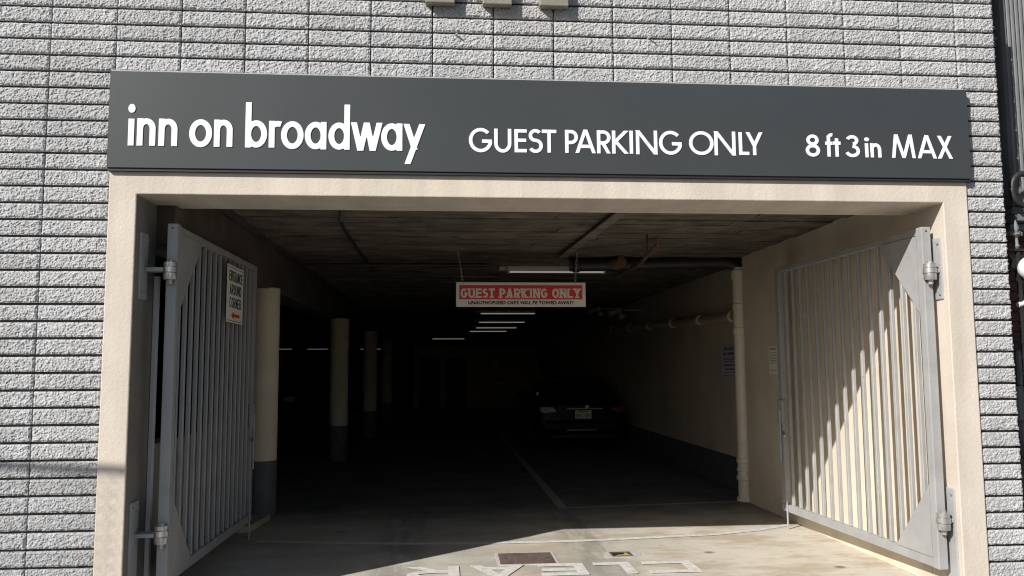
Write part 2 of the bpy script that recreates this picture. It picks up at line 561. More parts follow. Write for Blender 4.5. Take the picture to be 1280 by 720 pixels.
def glyph_mesh(ch, W, H, s, xh, depth, name, serif=0.0, bevel=0.0, res=0):
    """solid letter in the XZ plane, base at z=0, left at x=0, front towards -Y"""
    S, F, lo, hi = glyph(ch, W, H, s, xh)
    if serif:
        for (x, y) in F:
            yy = serif * .5 if y == 0 else H - serif * .5
            S.append(([(x - s * 1.05, yy), (x + s * 1.05, yy)], True, True, serif))
    n = res or max(40, int(70 * H / max(W, H)))
    g = max(W, H) / n
    pad = g * 4 + (s if serif else 0)
    xs = np.arange(-pad, W + pad, g)
    ys = np.arange(-pad, H + pad, g)
    X, Y = np.meshgrid(xs, ys)
    D = np.full(X.shape, 1e9)
    for item in S:
        pts, b0, b1 = item[0], item[1], item[2]
        wd = item[3] if len(item) > 3 else s
        d = np.full(X.shape, 1e9)
        for (ax, ay), (bx, by) in zip(pts, pts[1:]):
            vx, vy = bx - ax, by - ay
            L2 = vx * vx + vy * vy
            if L2 < 1e-14:
                continue
            t = np.clip(((X - ax) * vx + (Y - ay) * vy) / L2, 0, 1)
            d = np.minimum(d, np.hypot(X - ax - t * vx, Y - ay - t * vy))
        d -= wd / 2
        for e, q, flag in ((pts[0], pts[1], b0), (pts[-1], pts[-2], b1)):
            if flag:
                l = math.hypot(e[0] - q[0], e[1] - q[1])
                h = ((X - e[0]) * (e[0] - q[0]) + (Y - e[1]) * (e[1] - q[1])) / l
                near = np.hypot(X - e[0], Y - e[1]) < wd * .8
                d = np.where(near, np.maximum(d, h), d)
        D = np.minimum(D, d)
    D = np.maximum(D, np.maximum(lo - Y, Y - hi))
    # marching squares
    segs = {}
    ny, nx = D.shape
    sg = D < 0
    cells = np.argwhere((sg[:-1, :-1] != sg[1:, :-1]) | (sg[:-1, :-1] != sg[:-1, 1:]) | (sg[:-1, :-1] != sg[1:, 1:]))
    pos = {}

    def ep(k):
        if k not in pos:
            (i, j, o) = k
            a = D[i, j]
            bb = D[i, j + 1] if o == 0 else D[i + 1, j]
            t = a / (a - bb)
            pos[k] = (xs[j] + (g * t if o == 0 else 0), ys[i] + (g * t if o == 1 else 0))
        return k
    nxt = {}
    for i, j in cells:
        a, b_, c_, d_ = sg[i, j], sg[i, j + 1], sg[i + 1, j + 1], sg[i + 1, j]
        e = []
        E0, E1, E2, E3 = (i, j, 0), (i, j + 1, 1), (i + 1, j, 0), (i, j, 1)
        if a != b_: e.append(E0)
        if b_ != c_: e.append(E1)
        if c_ != d_: e.append(E2)
        if d_ != a: e.append(E3)
        pairs = [(e[0], e[1])] if len(e) == 2 else [(e[0], e[3]), (e[1], e[2])]
        for p, q in pairs:
            ep(p); ep(q)
            nxt.setdefault(p, []).append(q)
            nxt.setdefault(q, []).append(p)
    seen = set()
    loops = []
    for k in nxt:
        if k in seen:
            continue
        lp = [k]
        seen.add(k)
        cur = k
        while True:
            f = [q for q in nxt[cur] if q not in seen]
            if not f:
                break
            cur = f[0]
            seen.add(cur)
            lp.append(cur)
        if len(lp) > 6:
            loops.append([pos[q] for q in lp])

    def simp(p, tol):
        if len(p) < 3:
            return p
        a, b_ = np.array(p[0]), np.array(p[-1])
        v = b_ - a
        L = np.hypot(*v)
        q = np.array(p[1:-1]) - a
        dd = np.abs(q[:, 0] * v[1] - q[:, 1] * v[0]) / L if L > 1e-9 else np.hypot(q[:, 0], q[:, 1])
        k = int(dd.argmax())
        if dd[k] < tol:
            return [p[0], p[-1]]
        return simp(p[:k + 2], tol)[:-1] + simp(p[k + 1:], tol)
    cu = bpy.data.curves.new(name, 'CURVE')
    cu.dimensions = '2D'
    cu.fill_mode = 'BOTH'
    cu.extrude = depth / 2 - bevel
    cu.offset = -bevel - (0.0004 if bevel else 0)
    cu.bevel_depth = bevel
    cu.bevel_resolution = 1
    for lp in loops:
        h = len(lp) // 2
        p = simp(lp[:h + 1], g * .12)[:-1] + simp(lp[h:] + lp[:1], g * .12)[:-1]
        sp = cu.splines.new('POLY')
        sp.points.add(len(p) - 1)
        for q, (x, y) in zip(sp.points, p):
            q.co = (x, y, 0, 1)
        sp.use_cyclic_u = True
    me = curve_mesh(cu, name)
    # curve lies in XY and extrudes along Z: stand it up, front to -Y
    me.transform(Matrix(((1, 0, 0, 0), (0, 0, -1, -depth / 2), (0, 1, 0, 0), (0, 0, 0, 1))))
    return me


def curve_mesh(cu, name):
    o = bpy.data.objects.new('tmp', cu)
    col.objects.link(o)
    dg = bpy.context.evaluated_depsgraph_get()
    me = bpy.data.meshes.new_from_object(o.evaluated_get(dg))
    me.name = name
    bpy.data.objects.remove(o)
    bpy.data.curves.remove(cu)
    return me


def text_mesh(body, size, depth, name, bold=0.0, shear=0.0, spacing=1.0, align='CENTER'):
    cu = bpy.data.curves.new(name, 'FONT')
    cu.body = body
    cu.size = size
    cu.extrude = depth / 2
    cu.offset = bold
    cu.shear = shear
    cu.space_character = spacing
    cu.align_x = align
    me = curve_mesh(cu, name)
    me.transform(Matrix(((1, 0, 0, 0), (0, 0, -1, -depth / 2), (0, 1, 0, 0), (0, 0, 0, 1))))
    return me


def fit_width(me, w, h=None):
    xs_ = [v.co.x for v in me.vertices]
    zs_ = [v.co.z for v in me.vertices]
    sx = w / (max(xs_) - min(xs_))
    sz = h / (max(zs_) - min(zs_)) if h else 1.0
    cx, z0 = (max(xs_) + min(xs_)) / 2, min(zs_)
    for v in me.vertices:
        v.co.x = (v.co.x - cx) * sx
        v.co.z = (v.co.z - z0) * sz
    return me


def put(name, me, material, parent, mtx):
    """mesh -> object; mtx is applied to the mesh (in the parent's space)"""
    me.transform(mtx)
    me.materials.clear()
    me.materials.append(material)
    return link(bpy.data.objects.new(name, me), parent)


def struct(o):
    o['kind'] = 'structure'
    return o


def stuff(o):
    o['kind'] = 'stuff'
    return o


T = Matrix.Translation
RZ = lambda a: Matrix.Rotation(a, 4, 'Z')
RX = lambda a: Matrix.Rotation(a, 4, 'X')

# ================================================================== THE SETTING
struct(bm_obj('ground', box(-300, 300, -300, 300, -0.6, -0.15), M['asphalt']))
sw = struct(bm_obj('pavement', box(-14, 22, -4.6, -0.004, -0.15, -0.001), M['walk']))
struct(bm_obj('kerb', box(-14, 22, -4.76, -4.604, -0.15, 0.0, bevel=0.015), M['walk']))
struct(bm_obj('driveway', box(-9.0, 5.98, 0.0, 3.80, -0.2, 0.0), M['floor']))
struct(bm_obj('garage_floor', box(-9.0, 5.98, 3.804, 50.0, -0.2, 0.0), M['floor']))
bm = bmesh.new()
add_box(bm, -9.2, 5.97, 0.35, 50.2, 2.80, 3.1)
struct(bm_obj('ceiling', bm, M['conc']))

# ---- block wall: every split-face block is a part
BW, BH, Z0 = 0.4064, 0.10682, 3.85
wall = root('block_wall', (2.0, 0.1, 0.0), 'grey painted split-face block wall with dark raked joints around the garage entrance', 'wall')
bm = bmesh.new()
add_box(bm, -9.2, 0.0, 0.028, 0.30, -0.1, 2.70)
add_box(bm, 5.70, 5.955, 0.028, 0.46, -0.1, 2.70)
add_box(bm, -9.2, 5.955, 0.028, 0.34, 2.70, 5.6)
bm_obj('mortar_backing', bm, M['mortar'], wall)


def rough_block(wd, hg, seed, nx, nz, edge_r=False):
    """split-face block: front grid broken up by noise, edges chipped; centred, front towards -Y at y=0"""
    bm = bmesh.new()
    o = Vector((seed * 13.7, seed * 5.1, seed * 2.3))
    g = []
    for j in range(nz + 1):
        row = []
        for i in range(nx + 1):
            u, v = i / nx, j / nz
            x, z = (u - .5) * wd, (v - .5) * hg
            p = Vector((x, 0, z))
            h = noise.fractal(p * 40 + o, 0.7, 2.1, 5) * 0.0037
            h += (noise.cell(p * 105 + o) - .5) * 0.0030
            h += noise.ridged_multi_fractal(p * 60 + o, 0.9, 2.0, 3, 1.0, 2.0) * 0.0016 - 0.0045
            e = min(u * wd, (1 - u) * wd, v * hg, (1 - v) * hg)
            y = -h
            if e < 0.010:
                y += (0.010 - e) * 0.55 + abs(noise.noise(p * 60 + o)) * 0.004
            if i in (0, nx):
                x += noise.noise(Vector((z * 40, seed, i))) * (0.010 if (edge_r and i == nx) else 0.0016)
            if j in (0, nz):
                z += noise.noise(Vector((x * 30, seed, j + 3))) * 0.0016
            x += noise.noise(p * 90 + o) * 0.0016 if 0 < i < nx else 0
            z += noise.noise(p * 90 - o) * 0.0016 if 0 < j < nz else 0
            row.append(bm.verts.new((x, y, z)))
        g.append(row)
    for j in range(nz):
        for i in range(nx):
            if (i + j + seed) % 2:
                bm.faces.new((g[j][i], g[j][i + 1], g[j + 1][i + 1])); bm.faces.new((g[j][i], g[j + 1][i + 1], g[j + 1][i]))
            else:
                bm.faces.new((g[j][i], g[j][i + 1], g[j + 1][i])); bm.faces.new((g[j][i + 1], g[j + 1][i + 1], g[j + 1][i]))
    rim = [g[0][i] for i in range(nx + 1)] + [g[j][nx] for j in range(1, nz + 1)] + [g[nz][i] for i in range(nx - 1, -1, -1)] + [g[j][0] for j in range(nz - 1, 0, -1)]
    back = [bm.verts.new((v.co.x, 0.036, v.co.z)) for v in rim]
    for i in range(len(rim)):
        k = (i + 1) % len(rim)
        bm.faces.new((rim[i], back[i], back[k], rim[k]))
    bmesh.ops.recalc_face_normals(bm, faces=bm.faces)
    me = bpy.data.meshes.new('block')
    bm.to_mesh(me)
    bm.free()
    me.materials.append(M['block'])
    return me


full = [rough_block(BW - 0.008, BH - 0.0155, k, 66, 17) for k in range(14)]
endw = 0.281
ends = [rough_block(endw, BH - 0.0155, 40 + k, 46, 17, True) for k in range(8)]


def lay(me, x, z, flip):
    o = bpy.data.objects.new('block', me)
    o.location = (x - 2.0, R.uniform(-0.0015, 0.0015) - 0.1, z)
    if flip:
        o.rotation_euler = (0, math.pi, 0)
    link(o, wall)


for r in range(-3, 36):
    z = Z0 - (r + .5) * BH
    for c in range(-3, 14):
        if c >= 0 and r >= 4:
            break
        lay(R.choice(full), (c + .5) * BW, z, R.random() < .5)
    lay(R.choice(ends), 14 * BW + .004 + endw / 2, z, False)
bm = bmesh.new()
for r in range(-16, 36):
    for c in range(-22, 14):
        if (r >= -3 and c >= -3) or (c >= 0 and r >= -3):
            continue
        x, z = c * BW, Z0 - (r + 1) * BH
        add_box(bm, x + .004, x + BW - .004, R.uniform(-.003, .001), 0.03, z + .007, z + BH - .007)
stuff(bm_obj('block_infill', bm, M['block'], wall))

# ---- opening frame
fr = root('opening_frame', (2.85, 0.2, 0.0), 'cream stucco frame around the wide garage entrance under the charcoal sign', 'frame')
bm = prism([(-.002, 0), (.17, 0), (.17, 2.625), (5.52, 2.625), (5.52, 0), (5.697, 0), (5.697, 2.832), (-.002, 2.832)], 'y', -.0095, .36)
bmesh.ops.recalc_face_normals(bm, faces=bm.faces)
bmesh.ops.bevel(bm, geom=bm.edges[:], offset=.007, segments=2, affect='EDGES', profile=.5)
bm_obj('surround', bm, M['stucco'], fr)
bm_obj('lintel_back', box(0.0, 5.70, 0.3605, 0.47, 2.6255, 2.83), M['stucco'], fr)
bm_obj('reveal_facing', box(0.1705, 0.1755, 0.004, 0.36, 0.002, 2.622), M['facing'], fr)
bm_obj('jamb_back', box(5.5205, 5.697, 0.3605, 0.473, 0.0, 2.624), M['stucco'], fr)

# ---- interior walls
rw = root('side_wall', (5.63, 2.1, 0.0), 'smooth cream wall behind the sunlit gate, ending at the drain pipe', 'wall')
bm_obj('wall_face', box(5.522, 5.9, 0.474, 3.88, 0.0, 2.80, bevel=0.004), M['cream'], rw)
lw = root('garage_wall', (5.85, 27.0, 0.0), 'long cream garage wall with dark grey base running back beside the parked car', 'wall')
bm_obj('wall_face', box(5.75, 5.95, 3.884, 50.0, 0.395, 2.80), M['cream'], lw)
bm_obj('base_band', box(5.744, 5.95, 3.884, 50.0, 0.0, 0.392), M['greybase'], lw)
bm_obj('upper_panel', box(5.738, 5.749, 4.05, 6.9, 2.33, 2.79), M['cream'], lw)
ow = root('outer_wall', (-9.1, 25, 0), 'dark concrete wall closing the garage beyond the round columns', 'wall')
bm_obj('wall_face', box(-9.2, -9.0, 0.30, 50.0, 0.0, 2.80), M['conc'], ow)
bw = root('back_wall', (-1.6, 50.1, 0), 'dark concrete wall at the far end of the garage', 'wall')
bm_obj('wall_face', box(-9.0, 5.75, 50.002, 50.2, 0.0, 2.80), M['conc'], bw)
hw = root('half_wall', (0.08, 1.9, 0), 'low grey wall seen through the open bars of the shaded gate', 'wall')
bm_obj('wall_face', box(0.02, 0.168, 0.362, 3.43, 0.0, 1.02, bevel=0.006), M['facing'], hw)
bmk = struct(bm_obj('kerb_strip', prism([(0.18, 2.75), (0.30, 2.78), (0.36, 3.4), (0.18, 3.42)], 'z', 0.0, 0.055), M['floor']))
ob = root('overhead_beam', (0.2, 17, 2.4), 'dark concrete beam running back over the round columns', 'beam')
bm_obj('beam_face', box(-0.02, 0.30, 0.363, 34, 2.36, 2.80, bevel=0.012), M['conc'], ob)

# ---- ceiling boards (form-board strips cast in the concrete)
cz = root('ceiling_boarding', (3.0, 2.0, 2.78), 'rough brown board-marked concrete ceiling strips just inside the entrance', 'ceiling')
bmeshes = []
for k in range(5):
    b = bmesh.new()
    n = 26
    wv = [noise.noise(Vector((i * .35, k * 3.3, 0))) for i in range(n + 1)]
    prof = [(-.5, .02), (-.5, 0.0), (.5, 0.0), (.5, .02)]
    rings = []
    for i in range(n + 1):
        x = -2.66 + 5.32 * i / n
        rings.append([b.verts.new((x, (y + (wv[i] * .03 if y > 0 else -wv[(i * 7) % n] * .03)) * .155, z + (wv[i] * .003 if z == 0 else 0))) for y, z in prof])
    for a, c in zip(rings, rings[1:]):
        for q in range(3):
            b.faces.new((a[q], a[q + 1], c[q + 1], c[q]))
    b.faces.new(rings[0]); b.faces.new(rings[-1])
    bmesh.ops.recalc_face_normals(b, faces=b.faces)
    me = bpy.data.meshes.new('board')
    b.to_mesh(me); b.free()
    me.materials.append(M['ceil'] if k % 2 else M['ceil2'])
    bmeshes.append(me)
y = 0.50
while y < 12.5:
    wd = R.choice((1.0, 1.3, 1.6))
    x0 = .42
    while x0 < 5.7:
        ln = min(R.uniform(1.1, 3.2), 5.74 - x0)
        if 5.74 - (x0 + ln) < .5:
            ln = 5.74 - x0
        o = bpy.data.objects.new('board', R.choice(bmeshes))
        o.scale = ((ln - .004) / 5.32, wd * R.uniform(.97, 1.0), 1)
        o.location = (x0 + ln / 2 - 3.0, y + .155 * wd / 2 - 2.0, R.uniform(-0.013, 0.007))
        link(o, cz)
        x0 += ln
    y += .155 * wd + .001

# ---- columns
first = True
for n_, (x, yy, lab) in enumerate([(0.22, 3.6, 'cream round column with grey base right behind the shaded gate'),
                                   (0.34, 8.95, 'second round column back from the entrance, cream over dark base'),
                                   (0.44, 13.7, 'third round column back, dim cream and half lost in shadow'),
                                   (0.48, 18.5, 'fourth round column back, barely visible in the dark')]):
    cr = root('round_column', (x, yy, 0), lab, 'column', 'round columns along the garage')
    bm_obj('shaft', lathe([(.153, .58), (.153, 2.37)], (x, yy, 0), n=36), M['col'], cr, smooth=True)
    bm_obj('painted_base', lathe([(.155, 0.0), (.155, .577)], (x, yy, 0), n=36), M['greybase'], cr, smooth=True)

# ================================================================== MAIN SIGN
sg = root('entrance_sign', (2.85, -0.02, 2.785), 'long charcoal fascia sign with raised white letters above the garage entrance', 'sign')
bm_obj('panel', box(-0.008, 5.712, -0.045, 0.015, 2.785, 3.413, bevel=0.003), M['sign'], sg)
bm_obj('top_flashing', box(-0.004, 5.708, -0.020, 0.014, 3.415, 3.428), M['block'], sg)
bm_obj('bottom_trim', box(-0.004, 5.708, -0.036, 0.010, 2.768, 2.783), M['black'], sg)
LT = [('i', 0.117, 0.155, 2.927, 3.102), ('.', 0.113, 0.159, 3.139, 3.198), ('n', 0.171, 0.287, 2.927, 3.106), ('n', 0.304, 0.422, 2.927, 3.106), ('o', 0.493, 0.637, 2.922, 3.106),
      ('n', 0.647, 0.765, 2.927, 3.106), ('b', 0.842, 0.981, 2.925, 3.224), ('r', 0.990, 1.072, 2.927, 3.104), ('o', 1.067, 1.211, 2.919, 3.104), ('a', 1.217, 1.356, 2.920, 3.103),
      ('d', 1.367, 1.505, 2.920, 3.221), ('w', 1.508, 1.715, 2.915, 3.104), ('a', 1.704, 1.842, 2.918, 3.102), ('y', 1.846, 1.992, 2.832, 3.100)]
for ch, x0, x1, z0, z1 in LT:
    Wd, H, s = x1 - x0, z1 - z0, 0.0385
    xh = {'y': 0.178}.get(ch, 0.181 if ch in 'bd' else H)
    if ch == '.':
        s = 0.02
    me = glyph_mesh(ch, Wd, H, s, xh, 0.0045, 'letter', bevel=0.001)
    put('letter', me, M['letter'], sg, T((x0 - 2.85, -0.0448 + 0.02, z0 - 2.785)))
LT = [('G', 2.272, 2.428, 2.917, 3.082), ('U', 2.438, 2.552, 2.917, 3.079), ('E', 2.571, 2.654, 2.921, 3.078), ('S', 2.661, 2.760, 2.918, 3.081), ('T', 2.752, 2.850, 2.922, 3.078), ('P', 2.906, 2.994, 2.922, 3.079),
      ('A', 2.973, 3.113, 2.922, 3.083), ('R', 3.119, 3.212, 2.922, 3.080), ('K', 3.220, 3.333, 2.922, 3.080), ('I', 3.337, 3.364, 2.923, 3.081), ('N', 3.381, 3.527, 2.920, 3.084), ('G', 3.537, 3.696, 2.920, 3.085),
      ('O', 3.741, 3.910, 2.921, 3.086), ('N', 3.914, 4.061, 2.921, 3.087), ('L', 4.082, 4.154, 2.926, 3.084), ('Y', 4.130, 4.251, 2.926, 3.085),
      ('8', 4.545, 4.646, 2.922, 3.077), ('f', 4.683, 4.741, 2.924, 3.088), ('t', 4.738, 4.792, 2.924, 3.053), ('3', 4.828, 4.926, 2.922, 3.077), ('i', 4.960, 4.987, 2.923, 3.022), ('.', 4.958, 4.994, 3.034, 3.063), ('n', 4.999, 5.077, 2.923, 3.023),
      ('M', 5.150, 5.320, 2.922, 3.088), ('A', 5.332, 5.472, 2.922, 3.086), ('X', 5.475, 5.588, 2.922, 3.083)]
for ch, x0, x1, z0, z1 in LT:
    s = 0.0245
    if ch == '.':
        s = 0.014
    me = glyph_mesh(ch, x1 - x0, z1 - z0, s, z1 - z0, 0.004, 'letter', bevel=0.001)
    put('letter', me, M['letter'], sg, T((x0 - 2.85, -0.0448 + 0.02, z0 - 2.785)))

# ---- three brackets and two nails on the blocks above the sign
for x0, lab in ((1.985, 'taupe steel bracket at the top edge of the wall, the one nearest the name lettering'),
                (2.365, 'taupe steel bracket at the top edge of the wall, the middle one of three'),
                (2.745, 'taupe steel bracket at the top of the wall, farthest from the name lettering')):
    br = root('wall_bracket', (x0 + .097, 0, 3.92), lab, 'bracket', 'brackets above the sign')
    bm_obj('housing', box(x0, x0 + .195, -0.062, 0.0, 3.922, 4.35, bevel=0.006, seg=2), M['taupe'], br)
    bm_obj('back_plate', box(x0 + .02, x0 + .175, -0.004, 0.012, 3.935, 4.38), M['taupe'], br)
for x, z, lab in ((2.194, 3.727, 'bent nail sticking out of a block joint above the name lettering'), (3.502, 3.740, 'bent nail sticking out of a block joint above the parking lettering')):
    o = bm_obj('wall_nail', tube([(x - .012, 0.016, z + .004), (x, -0.022, z), (x + .006, -0.036, z - .006)], [.006, .006, .004], 8), M['chrome'])
    tag(o, lab, 'nail', 'nails in the block joints')


# ================================================================== GATES
def gate(name, label, loc, rz, side, L, nbars):
    """hinge post at the local origin, leaf along +x; side = the local y sign that carries the gusset plates"""
    g = root(name, loc, label, 'gate', 'steel bar gates at the entrance', rz)
    zb, zt = 0.155, 2.475
    P = lambda nm, b, mt=M['gate'], par=g, sm=False: bm_obj(nm, b, mt, par, world=False, smooth=sm)
    P('hinge_post', box(-0.034, 0.034, -0.034, 0.034, zb, zt, bevel=0.006, seg=2))
    P('post_bolt', tube([(-0.036, 0, zt - .03), (-0.033, 0, zt - .03)], .006, 8), M['black'])
    P('top_rail', box(0.035, L, -0.024, 0.024, zt - .055, zt - .005, bevel=0.004))
    P('bottom_rail', box(0.035, L, -0.026, 0.026, zb, zb + .068, bevel=0.004))
    P('end_stile', box(L - .085, L - .001, -0.025, 0.025, zb + .069, zt - .056, bevel=0.004))
    bmesh_bar = box(-0.014, 0.014, -0.014, 0.014, zb + .067, zt - .054, bevel=0.004)
    first = P('bar', bmesh_bar)
    step = (L - .12 - .06) / nbars
    first.location = (0.06 + step * .5, 0, 0)
    for k in range(1, nbars):
        o = first.copy()
        o.location = (0.06 + step * (k + .5), 0, 0)
        link(o, g)
    y0, y1 = sorted((side * 0.0265, side * 0.0325))
    P('gusset', prism([(0.036, zt - .058), (0.50, zt - .058), (0.47, zt - .12), (0.30, zt - .30), (0.12, zt - .50), (0.036, zt - .60)], 'y', y0, y1))
    P('gusset', prism([(0.036, zb + .07), (0.46, zb + .07), (0.036, zb + .55)], 'y', y0, y1))
    # latch gear at the free end
    P('latch_plate', box(L - .10, L + .012, side * .02 - .012, side * .02 + .018, 0.98, 1.20, bevel=0.004))
    P('slide_bolt', tube([(L - .045, side * .036, 0.62), (L - .045, side * .036, 1.10)], .011, 10), sm=True)
    P('bolt_handle', tube([(L - .10, side * .040, 0.90), (L - .165, side * .052, 0.865)], .011, 8), M['chrome'], sm=True)
    rod = P('drop_rod', tube([(L - .13, side * .034, 0.012), (L - .13, side * .034, 0.36)], .009, 8), sm=True)
    # hinges: barrel rings with pin, arm and wall plate
    for hz in (2.155 - 0.0, 0.475):
        hx = -0.055
        h = P('hinge', lathe([(.0, -.055), (.038, -.055), (.042, -.05), (.042, -.012), (.038, -.009), (.046, -.007), (.046, .026), (.038, .028), (.041, .031), (.041, .058), (.0, .06)], (hx, 0, hz), n=24), M['chrome'], sm=True)
        bm_obj('pin', lathe([(.018, -.085), (.018, -.054)], (hx, 0, hz), n=6), M['chrome'], h, world=False)
        bm_obj('pin', lathe([(.020, .059), (.020, .074)], (hx, 0, hz), n=6), M['chrome'], h, world=False)
    return g


def hinge_bracket(parent_gate, wall_d, side, hx, q0):
    """arm and plate that carry the hinge on the jamb, in the gate's space; wall_d = distance from hinge line to the jamb"""
    for k, hz in enumerate((2.155, 0.475)):
        z0, z1 = (hz - .19, hz + .24) if k == 0 else (0.0, hz + .22)
        a, b = sorted((side * -1 * 0.03, side * -1 * (wall_d - .012)))
        bm_obj('hinge_arm', box(hx - .022 + min(0, q0 + .09), hx + .035 + max(0, q0), a, b, hz - .006, hz + .020, bevel=0.004), M['gate'], parent_gate, world=False)
        a, b = sorted((side * -1 * (wall_d - .013), side * -1 * (wall_d + .006)))
        pl = bm_obj('wall_plate', box(hx + q0, hx + q0 + .135, a, b, z0, z1, bevel=0.008, seg=2), M['gate'], parent_gate, world=False)
        for (bx, bz) in ((hx + q0 + .025, z1 - .04), (hx + q0 + .11, z1 - .04), (hx + q0 + .025, z0 + .04), (hx + q0 + .11, z0 + .04)):
            q = side * -1 * (wall_d - .013)
            bm_obj('bolt', tube([(bx, q, bz), (bx, q + side * .010, bz)], .010, 6), M['chrome'], pl, world=False)


ga = gate('bar_gate', 'grey steel bar gate swung open against the sunlit cream wall', (5.445, 0.125, 0), math.radians(92.2), 1, 2.37, 15)
hinge_bracket(ga, 0.075, 1, -0.055, -0.035)
gb = gate('bar_gate', 'grey steel bar gate in shade that carries the entrance notice', (0.333, 0.235, 0), math.radians(89.6), -1, 2.27, 15)
hinge_bracket(gb, 0.156, -1, -0.055, -0.13)

jp = bm_obj('jamb_post', box(0.178, 0.208, 0.335, 0.375, 0.05, 2.14, bevel=0.003), M['palepost'])
tag(jp, 'narrow pale steel post behind the hinge arm of the shaded gate', 'post')

# ---- notice on the shaded gate: ENTRANCE AROUND CORNER
XS = 0.333 + 0.062
ns = root('gate_notice', (XS, 1.53, 1.90), 'white notice with black lettering and red arrow fixed to the shaded gate', 'sign')
bm_obj('plate', box(XS - .006, XS, 1.27, 1.79, 1.895, 2.36, bevel=0.001), M['white'], ns)
RS = Matrix(((0, 1, 0, 0), (1, 0, 0, 0), (0, 0, 1, 0), (0, 0, 0, 1)))   # letter x -> world y, front -> ... mirrored below


def side_m(flip=False):
    # letter x runs along +Y, letter front (-y) points to +X
    return Matrix(((0, -1, 0, 0), (1, 0, 0, 0), (0, 0, 1, 0), (0, 0, 0, 1)))


def line_of(word, x0, x1, H, s):
    gap = (x1 - x0) / len(word)
    out = []
    for k, ch in enumerate(word):
        a = x0 + gap * k
        wd = gap * .80 if ch != 'I' else s
        out.append((ch, a + gap * .1, wd))
    return out


for word, zt_, a0, a1 in (('ENTRANCE', 2.315, 1.315, 1.755), ('AROUND', 2.207, 1.34, 1.73), ('CORNER', 2.10, 1.34, 1.73)):
    for ch, a, wd in line_of(word, a0, a1, .085, .012):
        me = glyph_mesh(ch, wd, .085, .0125, .085, .002, 'letter', res=64)
        put('letter', me, M['black'], ns, T((0, a - 1.53, zt_ - .085 - 1.90)) @ side_m())
bm = bmesh.new()
add_prism(bm, [(1.41, 1.955), (1.48, 1.988), (1.48, 1.969), (1.68, 1.969), (1.68, 1.941), (1.48, 1.941), (1.48, 1.922)], 'x', XS, XS + .002)
bm_obj('arrow', bm, M['red'], ns)
bm = bmesh.new()
add_box(bm, XS, XS + .0015, 1.285, 1.775, 2.340, 2.344)
add_box(bm, XS, XS + .0015, 1.285, 1.775, 1.908, 1.912)
bm_obj('border_line', bm, M['black'], ns)
ns.location.y += .10

# ================================================================== HANGING SIGN
YH = 3.3
hx0, hx1, hz0, hz1 = 2.235, 3.600, 2.155, 2.412
hs = root('hanging_sign', (2.92, YH, hz0), 'white and red parking sign hung on chains from the ceiling', 'sign')
bm_obj('board', box(hx0, hx1, YH - .006, YH + .006, hz0, hz1, bevel=0.001), M['white'], hs)
bm_obj('red_panel', box(hx0 + .034, hx1 - .034, YH - .0085, YH - .0055, hz0 + .078, hz1 - .03), M['red'], hs)
bm_obj('rear_panel', box(hx0 + .034, hx1 - .034, YH + .0055, YH + .0085, hz0 + .078, hz1 - .03), M['red'], hs)
word = 'GUEST PARKING ONLY'
wx = {'G': 1.0, 'U': .98, 'E': .86, 'S': .82, 'T': .9, 'P': .88, 'A': 1.02, 'R': .98, 'K': 1.02, 'I': .52, 'N': 1.0, 'O': 1.0, 'L': .86, 'Y': 1.0, ' ': .5}
tot = sum(wx[c] for c in word)
a = hx0 + .046
k_ = (hx1 - hx0 - .092) / tot
for ch in word:
    if ch != ' ':
        wd = wx[ch] * k_ * .90
        me = glyph_mesh(ch, wd, .100, .0215, .1, .002, 'letter', serif=.015, res=84)
        put('letter', me, M['redletter'], hs, T((a - 2.92, -.0083, hz0 + .093 - hz0)))
    a += wx[ch] * k_
me = fit_width(text_mesh('UNAUTHORIZED CARS WILL BE TOWED AWAY!', .05, .002, 'small_lettering', bold=.0018, shear=.2), 1.11, .036)
put('small_lettering', me, M['black'], hs, T((2.915 - 2.92, -.0066, .026)))
for x in (hx0 + .075, hx1 - .11):
    bm = bmesh.new()
    zz = hz1 - .02
    k = 0
    dxs = -.06 if x < 3 else .03
    n = 9
    for k in range(n):
        t0, t1 = k / n, (k + 1.25) / n
        p0 = Vector((x + dxs * t0, YH, zz + (2.765 - zz) * t0)); p1 = Vector((x + dxs * t1, YH, min(2.77, zz + (2.765 - zz) * t1)))
        oo = Vector((.007, 0, 0)) if k % 2 else Vector((0, .007, 0))
        add_tube(bm, [p0 + oo, p1 + oo], .0028, 6); add_tube(bm, [p0 - oo, p1 - oo], .0028, 6)
    bm_obj('chain', bm, M['galv'], hs)

